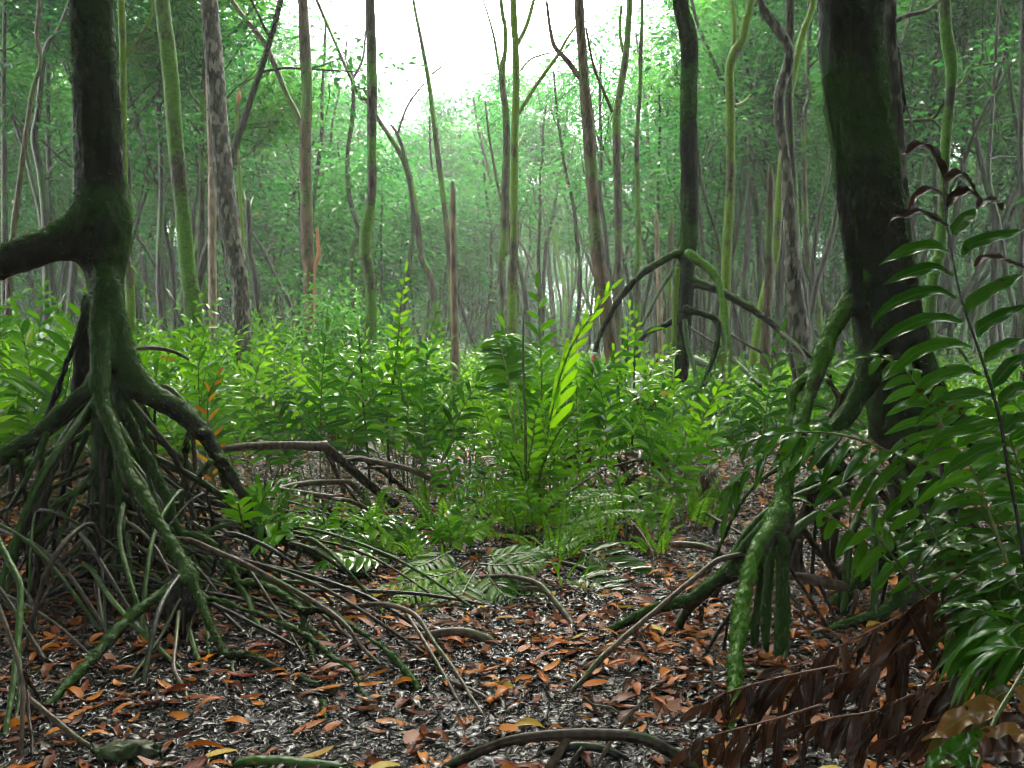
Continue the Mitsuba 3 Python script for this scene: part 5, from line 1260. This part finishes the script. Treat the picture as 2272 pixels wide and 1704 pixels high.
wood('aerial_root', 'thin arched root with two straight feet standing on the mud, lower centre', [('H0,625,30 200,602,32 300,608,34 390,632,36 490,690,34 600,860,28 720,1020,28 830,1200,26 925,1350,24', 4.35, 'g', 'root_pale'), ('H400,640,26 520,830,26 640,1030,25 760,1250,25 850,1410,22', 4.25, 'g', 'root_pale')])
wood('aerial_root', 'thick brown arched root crossing the bottom edge of the view', [('H560,1760,62 680,1655,62 850,1570,65 1050,1492,66 1250,1456,70 1450,1442,75 1650,1442,80 1850,1452,80 2000,1492,80 2212,1612,84 2400,1740,84', 2.95, 2.85, 'root_brown'), ('H1462,1450,58 1400,1560,55 1310,1690,50', 2.9, 2.85, 'root_pale'), ('H1550,1530,40 1500,1600,36 1460,1690,34', 2.95, 2.9, 'root_wet_black')])
wood('aerial_root', 'wet black root lying behind the thick arched one at the bottom edge', [('H1060,1690,56 1300,1575,60 1480,1522,60 1650,1530,60 1800,1590,60 1930,1690,50', 3.05, 3.0, 'root_wet_black')])
wood('fallen_log', 'mossy log end showing at the bottom edge, left of centre', [('G1400,1720,60 1550,1640,84 1700,1625,96 1900,1640,104 2100,1665,110 H120,1690,100 300,1740,80', 2.95, 2.95, 'bark_root_moss')], 'log')
wood('aerial_root', 'stout pale root bowing out of the litter beside the thin arched root', [('H200,930,50 310,870,56 450,822,58 620,790,60 770,780,62 900,812,60 985,855,50 1065,890,34', 4.15, 'g', 'root_pale'), ('H775,780,26 790,840,18 800,900,12', 4.1, 4.1, 'root_brown')])
wood('aerial_root', 'short thin arched root over the low green ferns in the middle', [('H0,240,26 150,250,28 300,290,28 480,362,26 560,420,24', 5.4, 'g', 'root_pale')])
wood('aerial_root', 'dark bent root whose elbow rises right of the low glossy fern', [('H800,440,25 950,422,26 1100,422,30 1250,462,36 1310,510,42 1420,640,46 1480,730,48 1530,800,46', 5.0, 'g', 'root_pale'), ('H840,580,36 1000,530,36 1150,502,36 1300,505,36', 4.8, 4.85, 'root_pale')])
wood('aerial_root', 'dark root sloping down to the litter right of the middle clump', [('H1400,330,34 1500,355,38 1600,392,40 1750,472,42 1890,570,36', 5.3, 'g', 'root_brown'), ('H1440,525,24 1620,510,30 1820,492,32 2000,502,30 2140,545,25', 5.0, 5.0, 'root_brown')])
wood('aerial_root', 'grey low root on the litter left of the right mangrove foot', [('I-60,215,44 0,215,46 110,225,46 200,250,44 320,300,38', 5.5, 5.3, 'root_pale')])
wood('aerial_root', 'broken wet root stub leaning on the mud in the lower middle', [('H880,1120,50 960,1180,46 1030,1240,50 1040,1330,50 1035,1420,44 1040,1480,40', 3.7, 'g', 'root_wet_black')])
wood('stick', 'thin twig standing aslant above the thick arched root at the bottom', [('H1975,1190,24 1850,1320,26 1780,1420,28 1720,1510,26 1640,1650,25', 3.0, 2.9, 'root_pale'), ('H1560,1200,16 1620,1250,16 1740,1270,16 1810,1330,14', 3.4, 3.3, 'root_pale')], 'stick')
wood('stick', 'pale thin stick lying on the red litter left of the mossy prop root', [('I160,15,22 290,90,22 440,180,20', 6.6, 5.9, 'root_pale')], 'stick')
wood('mud_spike', 'black breathing root spike with a broad foot in the lower middle', [('H1032,1030,12 1040,1100,30 1055,1180,50 1065,1210,60', 3.85, 3.8, 'root_wet_black')], 'breathing root')
wood('mud_spike', 'black breathing root spike right of the other, in the lower middle', [('H1190,1000,10 1180,1080,26 1165,1160,40 1160,1190,50', 3.9, 3.85, 'root_wet_black')], 'breathing root')
wood('mud_spike', 'dark pointed stump on the litter left of the mossy prop root', [('J285,780,14 260,850,28 240,940,36 235,960,44', 6.5, 6.45, 'root_wet_black')], 'breathing root')
wood('fallen_branch', 'tangle of grey fallen boughs with a knobbed end lying before the ferns', [
    ('D1400,1290,46 1500,1262,52 1700,1248,56 1900,1246,58 2040,1252,62 2112,1250,74', 6.6, 6.7, 'root_pale'), ('D2100,1255,60 2212,1350,58 E150,1482,58 250,1560,54 360,1640,50', 6.7, 'g', 'root_brown'), ('D2105,1280,38 2150,1370,32 2190,1470,30 2230,1560,28', 6.7, 'g', 'root_brown'),
    ('E-60,1335,32 60,1328,34 200,1350,36 400,1392,36 550,1452,38 700,1540,40 850,1625,40 950,1690,36', 7.0, 'g', 'root_pale'), ('E0,1345,30 120,1335,30 200,1380,32 330,1470,30 500,1625,28', 6.9, 'g', 'root_brown'), ('E130,1392,20 240,1390,20 340,1392,20', 7.1, 7.1, 'root_pale'), ('E480,1340,18 600,1440,22 720,1560,22', 7.4, 7.2, 'root_brown'),
    ('D1650,1605,40 1750,1550,42 1850,1515,42 2000,1490,40 2212,1482,36 E60,1500,36 160,1620,34', 6.2, 'g', 'root_pale'), ('D1780,1525,30 2000,1560,34 2150,1580,36', 6.1, 6.1, 'root_pale'), ('K420,490,22 500,495,24 600,540,24 700,600,24 800,660,22', 6.0, 'g', 'root_pale'), ('K100,550,14 250,555,16 350,570,14 420,650,12', 5.9, 5.8, 'root_brown'),
    ('K330,490,16 430,570,18 480,640,18 520,700,16', 5.9, 'g', 'root_brown'), ('K480,410,16 560,520,18 640,620,18 720,700,16', 6.2, 'g', 'root_brown'), ('K600,610,20 700,610,20 820,625,20 900,640,18', 6.3, 6.3, 'root_brown'), ('K890,510,14 980,515,14 1080,560,12', 6.6, 'g', 'root_brown'), ('K560,560,16 600,640,16 640,700,14', 6.0, 'g', 'root_brown')], 'branch')
wood('fallen_branch', 'thin pale bough caught in the ferns right of the left mangrove', [('D830,625,26 1000,618,28 1120,640,24 1220,690,18', 7.2, 7.4, 'root_pale'), ('D1040,865,30 1100,880,32 1220,1000,28 1270,1040,22', 6.0, 6.0, 'root_pale')], 'branch')
wood('fallen_branch', 'thin green stem arching low right of the middle clump', [('E1360,1640,16 1500,1520,18 1700,1400,18 1900,1345,16 2100,1322,14 2230,1322,12', 6.3, 7.6, 'root_brown')], 'branch')
wood('seedling', 'bare dark red seedling stems between the right mangrove roots', [('J1105,820,16 1108,1000,18 1112,1220,18', 5.3, 'g', 'root_brown'), ('J1135,900,16 1150,1050,18 1165,1190,18', 5.2, 'g', 'root_brown')], 'seedling')
hole = at(*survey('G820,1560,40')[0, :2], ground_distance(*survey('G820,1600,40')[0, :2]))
m = trimesh.creation.icosphere(subdivisions=3)
v = np.array(m.vertices)
v = v * (1 + 1.1 * (meshkit.fbm(v * 3.2, 4, 14) - 0.5)[:, None]) * [0.11, 0.07, 0.05] + [hole[0], hole[1], 0.0]
scene['mud_lump'] = shape((v, np.array(m.faces)), 'root_wet_black')
lab('mud_lump', 'black lump of mud and rotten wood near the bottom edge at left', 'mud lump')

# ------------------------------------------------------------------ fallen leaves
lrng = np.random.default_rng(55)


def dry_leaf(rng, segs=4, L=0.10, W=0.017):
    t = np.linspace(0, 1, segs + 1)
    w = W * np.sin(np.pi * np.clip(t * 0.92 + 0.05, 0, 1)) ** 0.7
    bend, roll = rng.normal(0, 0.2), rng.uniform(0.08, 0.75)
    x = (t - 0.5) * L
    z = bend * L * ((2 * t - 1) ** 2) * 0.5
    up = w * roll
    half = w * math.sqrt(1 - min(0.8, roll * roll))
    a, b = np.stack([x, half, z + up], 1), np.stack([x, -half, z + up * rng.uniform(0.4, 1.3)], 1)
    c = np.stack([x, 0 * x, z], 1)
    v = np.stack([a, c, b], 1).reshape(-1, 3)
    v[:, 2] -= v[:, 2].min()
    k = np.arange(segs)[:, None] * 3
    return v, np.concatenate([k + [0, 3, 4], k + [0, 4, 1], k + [1, 4, 5], k + [1, 5, 2]])


LEAVES = [dry_leaf(lrng) for _ in range(24)]


def in_litter(n, y0, y1, power=1.0):
    y = y0 + (y1 - y0) * lrng.uniform(0, 1, n) ** power
    return lrng.uniform(-0.60, 0.60, n) * y, y


def scatter(name, label, n, y0, y1, power, size, bsdf, keep, lift=0.0, tilt=0.22, small=None):
    x, y = in_litter(n, y0, y1, power)
    m = keep(x, y) > lrng.uniform(0, 1, n)
    x, y = x[m], y[m]
    n = len(x)
    which = lrng.integers(0, len(LEAVES), n)
    a = lrng.uniform(0, 2 * math.pi, n)
    s = size * lrng.uniform(0.45, 1.3, n)
    wd = lrng.uniform(0.7, 1.25, n) if small is None else np.full(n, small)
    tx, ty = lrng.normal(0, tilt, n), lrng.normal(0, tilt, n)
    z = ground_z(x, y) + lift * lrng.uniform(0, 1, n)
    V, Fc, U, at_ = [], [], [], 0
    for w_ in range(len(LEAVES)):
        i_ = np.nonzero(which == w_)[0]
        v, f = LEAVES[w_]
        q = v[None] * np.stack([s[i_], s[i_] * wd[i_], s[i_]], 1)[:, None]
        q[..., 2] += q[..., 0] * tx[i_, None] + q[..., 1] * ty[i_, None]
        q[..., 2] -= np.minimum(q[..., 2].min(1), 0)[:, None] * 0.75
        ca, sa = np.cos(a[i_])[:, None], np.sin(a[i_])[:, None]
        p = np.stack([q[..., 0] * ca - q[..., 1] * sa + x[i_, None], q[..., 0] * sa + q[..., 1] * ca + y[i_, None], q[..., 2] + z[i_, None] + 0.002], -1)
        V.append(p.reshape(-1, 3))
        Fc.append((f[None] + (np.arange(len(i_)) * len(v))[:, None, None]).reshape(-1, 3) + at_)
        at_ += len(i_) * len(v)
        U.append(np.repeat(np.stack([lrng.uniform(0, 1, len(i_)), np.zeros(len(i_))], 1), len(v), 0))
    scene[name] = shape((np.vstack(V), np.vstack(Fc)), bsdf, uv=np.vstack(U))
    lab(name, label, 'leaf litter', kind='stuff')


def hollow(x, y):
    """The wet hollow in front, where little litter lies on the mud."""
    return np.exp(-(((x + 0.05) / 1.3) ** 2 + ((y - 2.95) / 0.7) ** 2))


def redness(x, y):
    """Where fresh fallen leaves gather; the wet hollow in front holds mostly black ones."""
    p = np.stack([x * 1.1, y * 0.8, 0 * x], -1)
    return np.clip(0.36 + 1.1 * (meshkit.fbm(p, 3, 6) - 0.35) - 0.6 * hollow(x, y), 0.06, 1)


scatter('black_leaf_litter', 'dense wet blackened leaves covering the mud', 46000, 2.3, 11, 1.35, 0.62, 'litter_dark', lambda x, y: 1 - 0.75 * hollow(x, y), 0.008, 0.10)
scatter('fine_leaf_litter', 'fine wet grey leaf shreds and stalks on the mud', 52000, 2.3, 7.5, 1.3, 0.52, 'litter_dark', lambda x, y: 1 - 0.3 * hollow(x, y), 0.010, 0.08, small=0.38)
scatter('brown_leaf_litter', 'reddish brown fallen leaves scattered over the swamp floor', 19000, 2.3, 13, 1.3, 0.9, 'litter_brown', redness, 0.014, 0.11)
scatter('orange_leaf_litter', 'orange fallen leaves scattered among the brown ones', 7500, 2.8, 13, 1.2, 0.95, 'litter_orange', redness, 0.016, 0.11)
SORTS = (('litter_orange', 'orange-brown', 0.34), ('litter_brown', 'dark reddish brown', 0.24), ('litter_yellow', 'yellow', 0.12), ('litter_red', 'deep red', 0.10), ('litter_pink', 'pale pinkish', 0.20))
PLY = {}
for k in range(300):
    y = 2.75 + 3.6 * lrng.uniform() ** 1.3
    px = lrng.uniform(0, 2272)
    if k > 60 and 700 < px < 1350 and y < 3.4 and lrng.uniform() < 0.5:
        y += 1.2
    x = (px - 1136) / F * y
    u, acc = lrng.uniform(), 0
    for b, tone, share in SORTS:
        acc += share
        if u < acc:
            break
    w_ = int(lrng.integers(len(LEAVES)))
    if (w_, b) not in PLY:
        PLY[w_, b] = shape(LEAVES[w_], b, uv=np.tile([[lrng.uniform(0.1, 0.95), 1.0]], (len(LEAVES[w_][0]), 1)))
    key = nextkey('fallen_leaf')
    scene[key] = {**PLY[w_, b], 'to_world': T().translate([x, y, float(ground_z(x, y)) + 0.014]).rotate([0, 0, 1], float(lrng.uniform(0, 360))).rotate([1, 0, 0], float(lrng.normal(0, 14))).rotate([0, 1, 0], float(lrng.normal(0, 9))).scale([float(lrng.uniform(0.95, 1.5)), float(lrng.uniform(1.0, 1.8)), 1.0])}
    side = next(nm for lim, nm in ((330, 'in the lower left corner'), (620, 'before the root elbow'), (900, 'among the crooked mossy roots'), (1200, 'before the middle clump'), (1560, 'left of the mossy root'), (1800, 'round the mossy root'), (9999, 'under the dead fern')) if px < lim)
    row = 'in front' if y < 3.7 else 'farther back'
    lab(key, f'{tone} fallen leaf on wet mud {side}, {row}', 'leaf', f'{tone} fallen leaves {side}, {row}')
